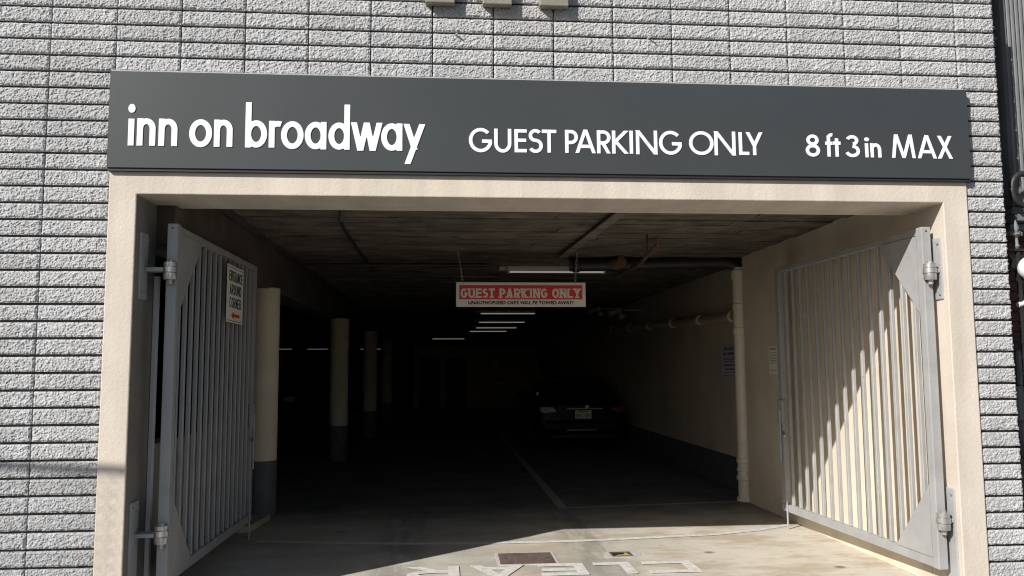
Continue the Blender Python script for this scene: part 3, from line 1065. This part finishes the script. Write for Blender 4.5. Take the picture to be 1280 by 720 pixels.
# ================================================================== CEILING LIGHTS
lamp_spots = [(3.50, 4.80, 1.22, 'nearest fluorescent ceiling light, behind the hanging parking sign'),
              (3.48, 12.6, 1.22, 'second fluorescent ceiling light back, just under the parking sign'),
              (3.58, 16.0, 1.22, 'third fluorescent ceiling light back in the middle row'),
              (3.62, 18.9, 1.22, 'fourth fluorescent ceiling light back in the middle row'),
              (3.50, 21.2, 1.22, 'fifth fluorescent ceiling light, farthest back in the middle row'),
              (2.25, 25.5, 1.22, 'fluorescent ceiling light in front of the lobby doors'),
              (-2.2, 44.0, 1.22, 'far fluorescent ceiling light beyond the third column'),
              (-5.2, 43.6, 1.22, 'far fluorescent ceiling light between the first two columns'),
              (-7.2, 43.3, 1.22, 'far fluorescent ceiling light next to the first column')]
for n_, (x, yy, L, lab) in enumerate(lamp_spots):
    lz = 2.70 if n_ != 5 else 2.62
    cl = root('ceiling_light', (x, yy, lz + .07), lab, 'light', 'fluorescent ceiling lights')
    bm_obj('housing', box(x - L / 2, x + L / 2, yy - .03, yy + .03, lz + .022, lz + .07, bevel=.004), M['fixture'], cl)
    bm_obj('reflector', box(x - L / 2 - .10, x + L / 2 - .28, yy + .034, yy + .16, lz + .03, lz + .072, bevel=.003), M['fixture'], cl)
    bm_obj('tube', tube([(x - L / 2 + .02, yy, lz), (x + L / 2 - .02, yy, lz)], .0125, 10), M['tube'], cl, smooth=True)
    bm_obj('end_cap', box(x + L / 2 - .025, x + L / 2 + .002, yy - .018, yy + .018, lz - .018, lz + .022), M['fixture'], cl)
    bm_obj('end_cap', box(x - L / 2 - .002, x - L / 2 + .025, yy - .018, yy + .018, lz - .018, lz + .022), M['fixture'], cl)

# ================================================================== PIPES
dp = root('drain_pipe', (5.50, 3.97, 0), 'vertical cream drain pipe with collars in front of the wall corner', 'pipe')
px, py = 5.515, 3.98
bm_obj('riser', tube([(px, py, 0.0), (px, py, 2.66)], .078, 24), M['pipe'], dp, smooth=True)
for z, h, rr in ((2.585, .10, .090), (2.21, .07, .088), (1.93, .07, .088), (0.46, .055, .092), (0.36, .05, .088), (0.27, .055, .095), (0.03, .05, .097)):
    bm_obj('collar', lathe([(rr - .008, -h / 2), (rr, -h / 2 + .008), (rr, h / 2 - .008), (rr - .008, h / 2)], (px, py, z), n=24), M['pipe'], dp, smooth=True)
hp = root('wall_pipe', (5.66, 8.5, 2.2), 'horizontal cream pipe with ring collars along the long garage wall', 'pipe')
bm_obj('run', tube([(5.58, 4.05, 2.12), (5.66, 4.25, 2.125), (5.66, 8.2, 2.215), (5.66, 12.6, 2.33)], .055, 20), M['pipe'], hp, smooth=True)
for yy, z in ((4.66, 2.134), (5.95, 2.165), (7.34, 2.196), (8.82, 2.231), (10.39, 2.272), (12.0, 2.315)):
    bm_obj('collar', lathe([(.066, -.05), (.076, -.042), (.076, .042), (.066, .05)], (5.66, yy, z), axis='y', n=20), M['pipe'], hp, smooth=True)
ip = root('cast_iron_pipe', (4.7, 4.0, 2.7), 'black cast iron pipe slung under the ceiling, turning down into the drain pipe', 'pipe')
pts = [(3.55, 4.05, 2.69), (5.28, 4.0, 2.725)] + [(5.28 + .235 * math.sin(a * math.pi / 12), 3.99, 2.73 - .0 - .1 * (1 - math.cos(a * math.pi / 12))) for a in range(1, 7)]
bm_obj('run', tube(pts, .072, 18), M['iron'], ip, smooth=True)
for x in (3.62, 4.08, 4.98):
    bm_obj('collar', lathe([(.078, -.04), (.088, -.03), (.088, .03), (.078, .04)], (x, 4.03, 2.69 + (x - 3.55) * .02), axis='x', n=18), M['iron'], ip, smooth=True)
bm_obj('elbow', tube([(4.02, 3.97, 2.70), (4.06, 3.83, 2.68), (4.10, 3.74, 2.70)], .06, 16), M['rust'], ip, smooth=True)
o = bm_obj('rusty_conduit', tube([(4.16, 2.40, 2.77), (4.17, 2.42, 2.70), (4.18, 2.9, 2.655), (4.26, 3.7, 2.64), (4.30, 5.2, 2.70)], .021, 10), M['rust'], None, smooth=True)
tag(o, 'rusty conduit dropping from the ceiling boards near the drain pipe', 'conduit')
o = bm_obj('hanger_rod', tube([(4.02, 2.28, 2.79), (4.03, 2.30, 2.60)], .008, 8), M['iron'])
tag(o, 'thin dark hanger rod under the ceiling beside the rusty conduit', 'rod')
o = bm_obj('wall_conduit', tube([(1.29, 1.26, 2.79), (1.28, 1.30, 2.70), (1.24, 1.9, 2.725), (1.22, 3.2, 2.745), (1.21, 5.2, 2.765)], .014, 8), M['iron'], None, smooth=True)
tag(o, 'thin dark conduit running back under the ceiling above the round columns', 'conduit')
o = bm_obj('cross_conduit', tube([(0.45, 4.2, 2.70), (2.6, 4.25, 2.715)], .022, 8), M['iron'], None, smooth=True)
tag(o, 'dark cross conduit under the ceiling between the beam and the hanging sign', 'conduit')
o = bm_obj('ceiling_batten', prism([(3.475, 1.0), (3.565, 1.0), (3.46, 3.78), (3.37, 3.78)], 'z', 2.735, 2.752), M['ceil'])
tag(o, 'flat brown batten running back along the ceiling over the hanging sign', 'batten')

# ---- signs on the right wall
pv = root('wall_sign', (5.74, 5.03, 1.35), 'pale blue private property sign with dark blue print beside the drain pipe', 'sign')
bm_obj('plate', box(5.741, 5.748, 4.66, 5.32, 1.35, 1.795), M['bluesign'], pv)
SM = Matrix(((0, 1, 0, 0), (-1, 0, 0, 0), (0, 0, 1, 0), (0, 0, 0, 1)))     # letter x -> -Y, front -> -X
for body, z, wd, h in (('PRIVATE', 1.722, .50, .045), ('PROPERTY', 1.662, .56, .040)):
    put('lettering', fit_width(text_mesh(body, .06, .001, 'lettering', bold=.002), wd, h), M['blueink'], pv, T((5.7405 - 5.74, 4.99 - 5.03, z - 1.35)) @ SM)
bm = bmesh.new()
for z, wd, h in ((1.628, .54, .008), (1.605, .58, .010), (1.578, .50, .010), (1.530, .52, .018), (1.480, .46, .017), (1.44, .55, .007), (1.40, .56, .008), (1.375, .50, .006), (1.78, .56, .006)):
    yy = 4.99 - wd / 2
    while yy < 4.99 + wd / 2:
        l = R.uniform(.03, .09)
        add_box(bm, 5.7398, 5.7412, yy, min(yy + l, 4.99 + wd / 2), z, z + h)
        yy += l + .015
stuff(bm_obj('print', bm, M['blueink'], pv))
nn = root('paper_notice', (5.515, 3.05, 1.44), 'small white paper notice on the cream wall beside the open gate', 'notice')
bm_obj('sheet', box(5.516, 5.521, 2.94, 3.165, 1.44, 1.73), M['white'], nn)
bm = bmesh.new()
for z in (1.70, 1.69, 1.655, 1.625, 1.60, 1.575, 1.55, 1.475):
    add_box(bm, 5.5148, 5.5162, 2.955 + R.uniform(0, .02), 3.15 - R.uniform(0, .03), z, z + .006)
stuff(bm_obj('print', bm, M['greyink'], nn))

# ---- security lights/cameras on the right
for (x, yy, z, lab) in ((5.35, 9.6, 2.56, 'twin-head security light above the parked car, the nearer one'), (5.35, 11.6, 2.74, 'twin-head security light above the parked car, the farther one')):
    sc_ = root('security_light', (x, yy, z), lab, 'light', 'security lights on the garage wall')
    bm_obj('mount', box(x - .02, 5.749, yy - .012, yy + .012, z - .01, z + .012), M['fixture'], sc_)
    bm_obj('mount_box', lathe([(.05, 0), (.055, .02), (.04, .06)], (x - .06, yy, z - .02), n=14), M['fixture'], sc_, smooth=True)
    for s_, dv in ((-1, Vector((-.16, -.06, -.05))), (1, Vector((.03, -.09, -.10)))):
        p = Vector((x - .07, yy - .01, z - .01))
        bm_obj('lamp_head', tube([p, p + dv * .4, p + dv * .5, p + dv * 1.2], [.02, .024, .045, .058], 12), M['fixture'], sc_, smooth=True)

# ================================================================== FLOOR MARKINGS
def ribbon(pts, wd, z0, z1):
    bm = bmesh.new()
    A, B = [], []
    for i, p in enumerate(pts):
        p = Vector(p)
        d = (Vector(pts[min(i + 1, len(pts) - 1)]) - Vector(pts[max(i - 1, 0)])).normalized()
        n = Vector((-d.y, d.x)) * wd / 2
        A.append(p + n); B.append(p - n)
    poly = A + B[::-1]
    va = [[bm.verts.new((q.x, q.y, z)) for q in (a, b)] for a, b in zip(A, B) for z in (z1,)]
    for a, b in zip(va, va[1:]):
        bm.faces.new((a[0], a[1], b[1], b[0]))
    return bm


sp = [(0.46, 2.33), (1.1, 2.19), (1.734, 2.09), (2.2, 2.045), (2.705, 2.031), (3.126, 2.03), (3.5, 2.055), (3.854, 2.099), (4.538, 2.186), (5.0, 2.34), (5.42, 2.56)]
struct(bm_obj('lane_line', ribbon(sp, .085, 0, .004), M['paint']))
struct(bm_obj('bay_line', ribbon([(3.397, 3.74), (3.397, 14.0)], .10, 0, .004), M['oldpaint']))
struct(bm_obj('bay_line', ribbon([(3.45, 3.76), (4.4, 3.87), (5.43, 3.97)], .075, 0, .005), M['oldpaint']))
fm = bpy.data.objects.new('floor_marking', None)
fm.location = (2.95, 1.0, 0.004)
col.objects.link(fm)
fm['kind'] = 'structure'
UPS = Matrix(((-1, 0, 0, 0), (0, 0, -1, 0), (0, 1, 0, 0), (0, 0, 0, 1)))
for word_, rows in (('R', (1.84, 2.23)), ('A', (2.31, 2.735)), ('E', (2.83, 3.185)), ('L', (3.26, 3.545)), ('C', (3.635, 4.03))):
    x0, x1 = rows
    if word_ == 'C':
        # stencilled C built from straight bars
        me_bm = bmesh.new()
        H = .37
        for poly in ([(0, 0), (.39, 0), (.39, .085), (.085, .085), (.085, H - .085), (.39, H - .085), (.39, H), (0, H)],):
            add_prism(me_bm, poly, 'y', -.001, 0)
        me = bpy.data.meshes.new('letter'); me_bm.to_mesh(me); me_bm.free()
    else:
        me = glyph_mesh(word_, x1 - x0, .37, .082, .37, .001, 'letter', res=60)
    # rotate by half a turn on the floor: reads from inside
    mt_ = T((x1 - 2.95, 1.20 - 1.0, 0.0015)) @ Matrix(((-1, 0, 0, 0), (0, 0, -1, 0), (0, -1, 0, 0), (0, 0, 0, 1)))
    put('letter', me, M['paint'], fm, mt_)
for word_, x0, x1 in (('P', 2.15, 2.50), ('E', 2.62, 2.97), ('E', 3.10, 3.45), ('K', 3.56, 3.95)):
    me = glyph_mesh(word_, x1 - x0, .37, .082, .37, .001, 'letter', res=60)
    mt_ = T((x1 - 2.95, 0.70 - 1.0, 0.0015)) @ Matrix(((-1, 0, 0, 0), (0, 0, -1, 0), (0, -1, 0, 0), (0, 0, 0, 1)))
    put('letter', me, M['paint'], fm, mt_)

uc = root('utility_cover', (2.77, 1.40, 0), 'rusty brown steel utility cover set in the sunlit driveway', 'cover')
bm_obj('lid', box(2.555, 2.985, 1.215, 1.60, -.05, .007, bevel=.002), M['cover'], uc)
bm = bmesh.new()
add_box(bm, 2.53, 2.553, 1.19, 1.625, -.05, .006); add_box(bm, 2.987, 3.01, 1.19, 1.625, -.05, .006)
add_box(bm, 2.5535, 2.9865, 1.602, 1.625, -.05, .006); add_box(bm, 2.5535, 2.9865, 1.19, 1.213, -.05, .006)
bm_obj('cover_frame', bm, M['patch'], uc)
for x in (2.60, 2.94):
    bm_obj('lift_hole', box(x - .02, x + .02, 1.40, 1.41, .0065, .0078), M['black'], uc)
dr = root('drain_box', (3.55, 1.48, 0), 'small open drain box with an ochre leaf inside, set in the driveway', 'drain')
bm = bmesh.new()
add_box(bm, 3.465, 3.478, 1.40, 1.555, -.05, .008); add_box(bm, 3.622, 3.635, 1.40, 1.555, -.05, .008)
add_box(bm, 3.4785, 3.6215, 1.542, 1.555, -.05, .008); add_box(bm, 3.4785, 3.6215, 1.40, 1.413, -.05, .008)
bm_obj('drain_rim', bm, M['cover'], dr)
bm_obj('drain_well', box(3.4785, 3.6215, 1.4135, 1.5415, -.05, .003), M['iron'], dr)
bm_obj('mortar_patch', prism([(3.40, 1.43), (3.42, 1.37), (3.60, 1.36), (3.70, 1.42), (3.72, 1.52), (3.65, 1.59), (3.45, 1.585)], 'z', -.03, .0025), M['patch'], dr)
lf = bm_obj('fallen_leaf', prism([(3.50, 1.43), (3.57, 1.425), (3.615, 1.43), (3.60, 1.53), (3.58, 1.51), (3.57, 1.46), (3.52, 1.45)], 'z', .0035, .006), M['ochre'])
tag(lf, 'ochre fallen leaf lying in the small drain box', 'leaf')


# ================================================================== CAR
def car(loc, label):
    c = root('parked_car', loc, label, 'car')
    P = lambda nm, b, mt, par=c, sm=False: bm_obj(nm, b, mt, par, world=False, smooth=sm)
    #        y     zb   wl   wm   zm   ws   zbelt wt   ztop
    st = [(0.00, .30, .70, .77, .55, .69, .80, .60, .86),
          (0.05, .22, .78, .84, .56, .75, .83, .66, .895),
          (0.25, .20, .82, .87, .56, .78, .85, .68, .915),
          (0.60, .20, .84, .88, .56, .79, .86, .66, .94),
          (1.25, .20, .85, .885, .56, .79, .88, .53, 1.27),
          (1.60, .20, .85, .885, .56, .79, .88, .55, 1.345),
          (2.20, .20, .85, .885, .56, .79, .88, .56, 1.37),
          (2.75, .20, .85, .885, .56, .79, .88, .55, 1.33),
          (3.45, .20, .85, .88, .56, .78, .87, .68, .95),
          (4.10, .20, .82, .86, .54, .76, .80, .62, .86),
          (4.42, .24, .70, .78, .50, .66, .66, .52, .72),
          (4.50, .30, .60, .66, .48, .55, .60, .45, .64)]
    bm = bmesh.new()
    rings = []
    sec = []
    for (y, zb, wl, wm, zm, ws, zbt, wt, zt) in st:
        half = [(0, zb), (wl * .85, zb), (wl, zb + .06), (wm * .99, (zb + zm) / 2 + .03), (wm, zm), (ws * .6 + wm * .4, (zm + zbt) / 2 + .04), (ws, zbt), (wt + .02, zt - .05), (wt - .06, zt - .008), (0, zt + .012)]
        sec.append((y, half))
        ring = [bm.verts.new((x, y, z)) for x, z in half] + [bm.verts.new((-x, y, z)) for x, z in half[-2:0:-1]]
        rings.append(ring)
    n = len(rings[0])
    for a, b in zip(rings, rings[1:]):
        for k in range(n):
            bm.faces.new((a[k], b[k], b[(k + 1) % n], a[(k + 1) % n]))
    bm.faces.new(rings[0]); bm.faces.new(rings[-1][::-1])
    bo = P('body', bm, M['carpaint'], sm=True)
    for q in bo.data.polygons:
        q.use_smooth = True
    ss = bo.modifiers.new('subsurf', 'SUBSURF')
    ss.levels = ss.render_levels = 2

    def panel(nm, pts, mt, off, par=c):
        pts = [Vector(p) for p in pts]
        nrm = (pts[1] - pts[0]).cross(pts[2] - pts[0]).normalized()
        if nrm.dot(Vector(off)) < 0:
            nrm.negate()
        b = bmesh.new()
        A = [b.verts.new(p + nrm * .009) for p in pts]
        B = [b.verts.new(p - nrm * .02) for p in pts]
        b.faces.new(A); b.faces.new(B[::-1])
        for i in range(len(pts)):
            k = (i + 1) % len(pts)
            b.faces.new((A[i], B[i], B[k], A[k]))
        return P(nm, b, mt, par)
    panel('rear_window', [(-.60, .66, .965), (.60, .66, .965), (.49, 1.23, 1.262), (-.49, 1.23, 1.262)], M['glass'], (0, -1, 1))
    P('roof_highlight', tube([(-.46, 1.25, 1.288), (0, 1.24, 1.296), (.46, 1.25, 1.288)], .006, 6), M['alloy'])  # bright strip added as the highlight along the rear roof edge
    for s in (-1, 1):
        w1 = panel('side_window', [(s * .790, .95, .895), (s * .800, 1.95, .905), (s * .595, 1.95, 1.31), (s * .585, 1.45, 1.275), (s * .66, 1.05, 1.08)], M['glass'], (s, 0, .3))
        panel('side_window', [(s * .800, 2.0, .905), (s * .795, 3.1, .91), (s * .62, 2.72, 1.26), (s * .595, 2.0, 1.31)], M['glass'], (s, 0, .3))
        P('window_trim', tube([(s * .80, 3.1, .90), (s * .808, 2.0, .893), (s * .80, 1.0, .888), (s * .75, .86, .94), (s * .685, .98, 1.06), (s * .60, 1.40, 1.285)], .008, 6), M['alloy'])
        t = P('tail_lamp', prism([(.50, .72), (.76, .69), (.80, .76), (.775, .81), (.56, .80)] if s > 0 else [(-.50, .72), (-.76, .69), (-.80, .76), (-.775, .81), (-.56, .80)], 'y', -.018, .16), M['lamp'])
        P('lamp_lens', prism([(s * .52, .735), (s * .66, .735), (s * .64, .775), (s * .55, .775)], 'y', -.026, .0), M['lampclear'], t)
        P('reflector', box(*sorted((s * .52, s * .68)), -.022, .05, .335, .365, bevel=.004), M['lamp'])
        P('mirror', tube([(s * .80, 2.78, .95), (s * .88, 2.76, .98), (s * .98, 2.74, .98)], [.02, .07, .055], 10), M['carpaint'], sm=True)
        P('door_handle', tube([(s * .888, 1.55, .76), (s * .905, 1.62, .765), (s * .888, 1.72, .76)], .012, 8), M['alloy'])
    P('trunk_lip', prism([(.02, .875), (-.035, .91), (.05, .935), (.14, .92)], 'x', -.62, .62), M['carpaint'])
    P('plate_garnish', box(-.30, .36, -.014, .03, .757, .775, bevel=.004), M['alloy'])
    pl = P('licence_plate', box(-.1525, .1525, -.026, .0, .585, .737, bevel=.003), M['white'])
    for body, z, h, wd in (('8HCY885', .607, .072, .262),):
        me = fit_width(text_mesh(body, .08, .001, 'plate_number', bold=.0), wd, h)
        put('plate_number', me, M['blueink'], pl, T((0, -.0268, z)))
    bm_obj('plate_script', box(-.10, .10, -.0275, -.025, .702, .722), M['greyink'], pl, world=False)
    P('rear_bumper', prism([(.04, .28), (-.055, .31), (-.075, .40), (-.06, .50), (.02, .56)], 'x', -.70, .70), M['carpaint'])
    P('bumper_chrome', box(-.32, .26, -.083, -.06, .378, .388), M['alloy'])
    P('diffuser', prism([(.06, .20), (-.045, .24), (-.05, .30), (.06, .30)], 'x', -.58, .58), M['trim'])
    P('emblem', lathe([(.0, -.020), (.034, -.018), (.040, -.008), (.0, .0)], (.08, 0, .80), axis='y', n=16), M['alloy'], sm=True)
    P('antenna', prism([(1.55, 1.345), (1.72, 1.36), (1.56, 1.40)], 'x', -.012, .012), M['carpaint'])
    for s in (-1, 1):
        for y in (.95, 3.60):
            wh = P('wheel', lathe([(.20, -.10), (.29, -.105), (.315, -.08), (.32, 0), (.315, .08), (.29, .105), (.20, .10)], (s * .79, y, .32), axis='x', n=28), M['rubber'], sm=True)
            bm_obj('rim', lathe([(.0, -.09 * s), (.03, -.112 * s), (.06, -.085 * s), (.17, -.10 * s), (.20, -.108 * s), (.205, -.10 * s), (.205, .0)][::-1] if False else [(.205, s * .05), (.205, s * .108), (.185, s * .112), (.165, s * .075), (.05, s * .085), (.03, s * .10), (.004, s * .10)], (s * .79, y, .32), axis='x', n=20), M['alloy'], wh, world=False, smooth=True)
    return c


car((4.67, 10.0, 0.0), 'dark sedan parked nose-in beside the long garage wall, white plate showing')

# ---- a second dark car among the columns
c2 = root('hatchback', (-2.3, 20.0, 0), 'dark parked car half hidden behind the second round column', 'car')
bm_obj('body', prism([(19.0, .2), (19.0, .75), (19.25, .95), (19.9, 1.42), (21.4, 1.45), (22.2, .98), (23.0, .85), (23.1, .25)], 'x', -3.1, -1.5), M['carpaint'], c2)
bm_obj('rear_window', prism([(19.33, 1.0), (19.86, 1.36), (19.90, 1.36), (19.40, 1.0)], 'x', -2.95, -1.65), M['glass'], c2)
for x in (-3.0, -1.6):
    bm_obj('tail_lamp', box(x - .08, x + .08, 18.97, 19.05, .70, .86, bevel=.01), M['lampclear'], c2)
    for yy in (19.7, 22.3):
        bm_obj('wheel', lathe([(.2, -.1), (.32, -.08), (.32, .08), (.2, .1)], (x, yy, .32), axis='x', n=20), M['rubber'], c2, smooth=True)
bm_obj('licence_plate', box(-2.46, -2.14, 18.985, 19.01, .60, .75), M['white'], c2)
struct(bm_obj('island_kerb', box(-5.2, 0.30, 21.4, 21.7, 0.0, 0.16, bevel=.01), M['walk']))

# ---- lobby wall with doors at the back, white notice, step ladder
lb = root('lobby_wall', (3.3, 27, 0), 'dim lobby wall with two dark doors at the back of the garage', 'wall')
bm_obj('wall_face', box(0.9, 5.743, 27.0, 27.2, 0, 2.40), M['lobby'], lb)
bm_obj('lobby_roof', prism([(27.0, 2.403), (27.0, 2.60), (27.2, 2.79), (27.2, 2.403)], 'x', .9, 5.743), M['conc'], lb)
for x in (1.15, 2.15):
    d = bm_obj('door', box(x, x + .80, 26.95, 26.998, .01, 1.98, bevel=.004), M['plank'], lb)
    bm_obj('handle', tube([(x + .70, 26.93, 1.0), (x + .70, 26.93, 1.15)], .015, 8), M['alloy'], d)
    bm_obj('door_panel', box(x + .12, x + .68, 26.94, 26.952, .25, 1.85), M['trim'], d)
o = bm_obj('lobby_notice', box(3.98, 4.20, 26.97, 26.998, 1.50, 1.86), M['white'])
tag(o, 'white notice on the lobby wall deep inside the garage', 'notice')
ld = root('step_ladder', (4.05, 22.5, 0), 'pale metal step ladder standing open deep inside the garage', 'ladder')
for s in (-1, 1):
    bm_obj('leg', tube([(4.05 + s * .26, 22.3, 0), (4.05 + s * .15, 22.55, 1.05)], .016, 6), M['galv'], ld)
    bm_obj('leg', tube([(4.05 + s * .24, 22.95, 0), (4.05 + s * .14, 22.58, 1.03)], .014, 6), M['galv'], ld)
for k in range(3):
    t = .25 + .25 * k
    bm_obj('step', box(4.05 - .26 + t * .11, 4.05 + .26 - t * .11, 22.3 + .25 * t - .04, 22.3 + .25 * t + .04, 1.05 * t - .01, 1.05 * t + .01), M['galv'], ld)
bm_obj('top_step', box(3.87, 4.23, 22.5, 22.66, 1.03, 1.06), M['galv'], ld)

# ================================================================== NEIGHBOUR ON THE RIGHT
nb = root('neighbor_house', (7.6, 1.2, 0), 'grey neighbouring house front with fluted pilaster beyond the end of the block wall', 'building')
bm_obj('upper_wall', box(5.985, 9.5, 0.40, 1.4, 2.72, 7.0), M['neighbor_dark'], nb)
prof = [(6.262, .399), (6.262, .33), (6.275, .30)]
for k in range(9):
    x0 = 6.280 + k * .034
    prof.append((x0, .30))
    for t in range(7):
        a = math.pi * t / 6
        prof.append((x0 + .005 + .012 * (1 - math.cos(a)), .301 + .016 * math.sin(a)))
    prof.append((x0 + .034, .30))
prof += [(6.60, .33), (6.60, .399)]
bm_obj('fluted_pilaster', prism(prof, 'z', 2.80, 7.0), M['neighbor'], nb)
for z0, z1, pr in ((2.74, 2.797, .27), (2.66, 2.737, .235), (2.60, 2.657, .25), (2.545, 2.597, .21), (2.49, 2.542, .29)):
    bm_obj('plinth_molding', box(6.155 + pr * .2, 9.5, pr, .52, z0, z1, bevel=.008, seg=2), M['neighbor'], nb)
bm_obj('string_course', box(5.99, 6.26, .375, .405, 3.90, 3.94, bevel=.006), M['neighbor'], nb)
bm_obj('string_course', box(5.99, 6.26, .36, .405, 3.945, 3.975, bevel=.006), M['neighbor'], nb)
bm_obj('string_course', box(5.99, 6.26, .37, .405, 4.03, 4.06, bevel=.006), M['neighbor'], nb)
bkw = bm_obj('brick_wall_face', box(5.985, 9.5, .53, 1.4, -0.1, 2.72), M['mortar'], nb)
bk = box(-.105, .105, -.012, .02, -.033, .033, bevel=.003)
mb = bpy.data.meshes.new('brick')
bk.to_mesh(mb); bk.free()
mb.materials.append(M['brick'])
for r in range(33):
    for c in range(4):
        o = bpy.data.objects.new('brick', mb)
        o.location = (6.10 + c * .22 + (.11 if r % 2 else 0) - 7.6, .525 - 1.2, .05 + r * .076)
        link(o, bkw)
bm = bmesh.new()
for r in range(35):
    for c in range(4, 16):
        x = 6.10 + c * .22 + (.11 if r % 2 else 0)
        if x < 9.38:
            add_box(bm, x - .105, x + .105, .513, .545, .017 + r * .076, .083 + r * .076)
stuff(bm_obj('brick_infill', bm, M['brick'], bkw))
st_ = root('stone_step', (6.9, .4, 0), 'slate grey stone steps beside the end of the block wall', 'steps')
for k, (z, x0) in enumerate(((1.62, 6.17), (1.368, 6.15), (1.116, 6.16), (.864, 6.14))):
    bm_obj('step', box(x0, 7.6, .25, .5, z - .25 if k < 3 else -.1, z, bevel=.012), M['slate'], st_)
ig = root('iron_railing', (6.30, .3, 0), 'black iron railing with spear finial and scroll beside the block wall end', 'railing')
bm_obj('rail', box(6.17, 7.0, .28, .32, 2.335, 2.352), M['iron'], ig)
bm_obj('post', box(6.248, 6.272, .288, .312, 0.0, 2.334), M['iron'], ig)
bm_obj('finial', lathe([(.010, 2.353), (.020, 2.37), (.012, 2.39), (.010, 2.43), (.034, 2.452), (.010, 2.47), (.022, 2.50), (.003, 2.56)], (6.26, .3, 0), n=10), M['neighbor'], ig, smooth=True)
for s in (-1, 1):
    bm_obj('finial_leaf', tube([(6.26, .3, 2.44), (6.26 + s * .022, .3, 2.475), (6.26 + s * .040, .3, 2.468), (6.26 + s * .042, .3, 2.445)], [.008, .008, .007, .003], 8), M['neighbor'], ig, smooth=True)
bm_obj('scroll', tube([(6.55 - .0, .3, 2.62)] + [(6.335 + .085 * math.cos(a), .3, 2.78 + .115 * math.sin(a)) for a in [(-.35 + .3 * k) * 1.0 for k in range(0, 20)]], .022, 10), M['iron'], ig, smooth=True)
bm_obj('filigree', prism([(6.185, 2.31), (6.215, 2.27), (6.20, 2.22), (6.24, 2.20), (6.23, 2.12), (6.30, 2.10), (6.36, 2.14), (6.40, 2.31)], 'y', .293, .307), M['iron'], ig)
gl = root('globe_lamp', (6.315, .26, 2.10), 'white globe lamp hanging by the black railing', 'lamp')
bm = bmesh.new()
bmesh.ops.create_uvsphere(bm, u_segments=28, v_segments=16, radius=.088)
bmesh.ops.translate(bm, verts=bm.verts, vec=(6.335, .22, 2.205))
bm_obj('globe', bm, M['globe'], gl, smooth=True)
bm_obj('collar', lathe([(.03, 2.285), (.045, 2.29), (.045, 2.32), (.02, 2.334)], (6.335, .22, 0), n=16), M['iron'], gl, smooth=True)
for q in (ig, gl):
    q.location = q.location + Vector((-.11, -.15, -.02))
gl.location.x -= .035
o = bm_obj('wall_spigot', tube([(6.13, .15, 1.935), (6.23, .15, 1.965)], .020, 10), M['globe'], None, smooth=True)
tag(o, 'short white pipe end sticking out below the globe lamp', 'pipe')
o = bm_obj('red_post', tube([(6.26, .12, 0.0), (6.26, .12, .98), (6.26, .12, 1.0)], [.09, .09, .06], 14), M['redpaint'], None, smooth=True)
tag(o, 'red painted post beside the stone steps', 'post')

# ================================================================== FENCE IN THE STREET (its rail and mesh throw the shadow on the jamb)
tf = 2.8
FX0, FX1, FY = -6.4, -3.13, -1.04 * tf
rz_ = lambda x: 1.075 + tf - .075 * (x + 1.168 * tf + .54)
fe = root('mesh_fence', (-2.6, FY, 0), 'galvanised chain mesh fence standing on the pavement before the block wall', 'fence')
bm_obj('top_rail', tube([(FX0, FY, rz_(FX0)), (FX1, FY, rz_(FX1))], .022, 10), M['galv'], fe, smooth=True)
for x in (FX0, FX0 + 2.05):
    bm_obj('post', tube([(x, FY + .05, 0.0), (x, FY + .05, rz_(x) + .05)], .028, 10), M['galv'], fe, smooth=True)
bm = bmesh.new()
pit = .075
nw = int((FX1 - FX0) / pit)
for k in range(nw):
    x = FX0 + (k + .5) * pit
    zz = 2.2
    pts = []
    i = 0
    while zz < rz_(x):
        pts.append((x + (pit / 2 if i % 2 else -pit / 2), FY + (.004 if k % 2 else -.004), zz))
        zz += pit / 2 * 1.15
        i += 1
    add_tube(bm, pts, .0032, 4, caps=False)
stuff(bm_obj('wire_mesh', bm, M['galv'], fe))
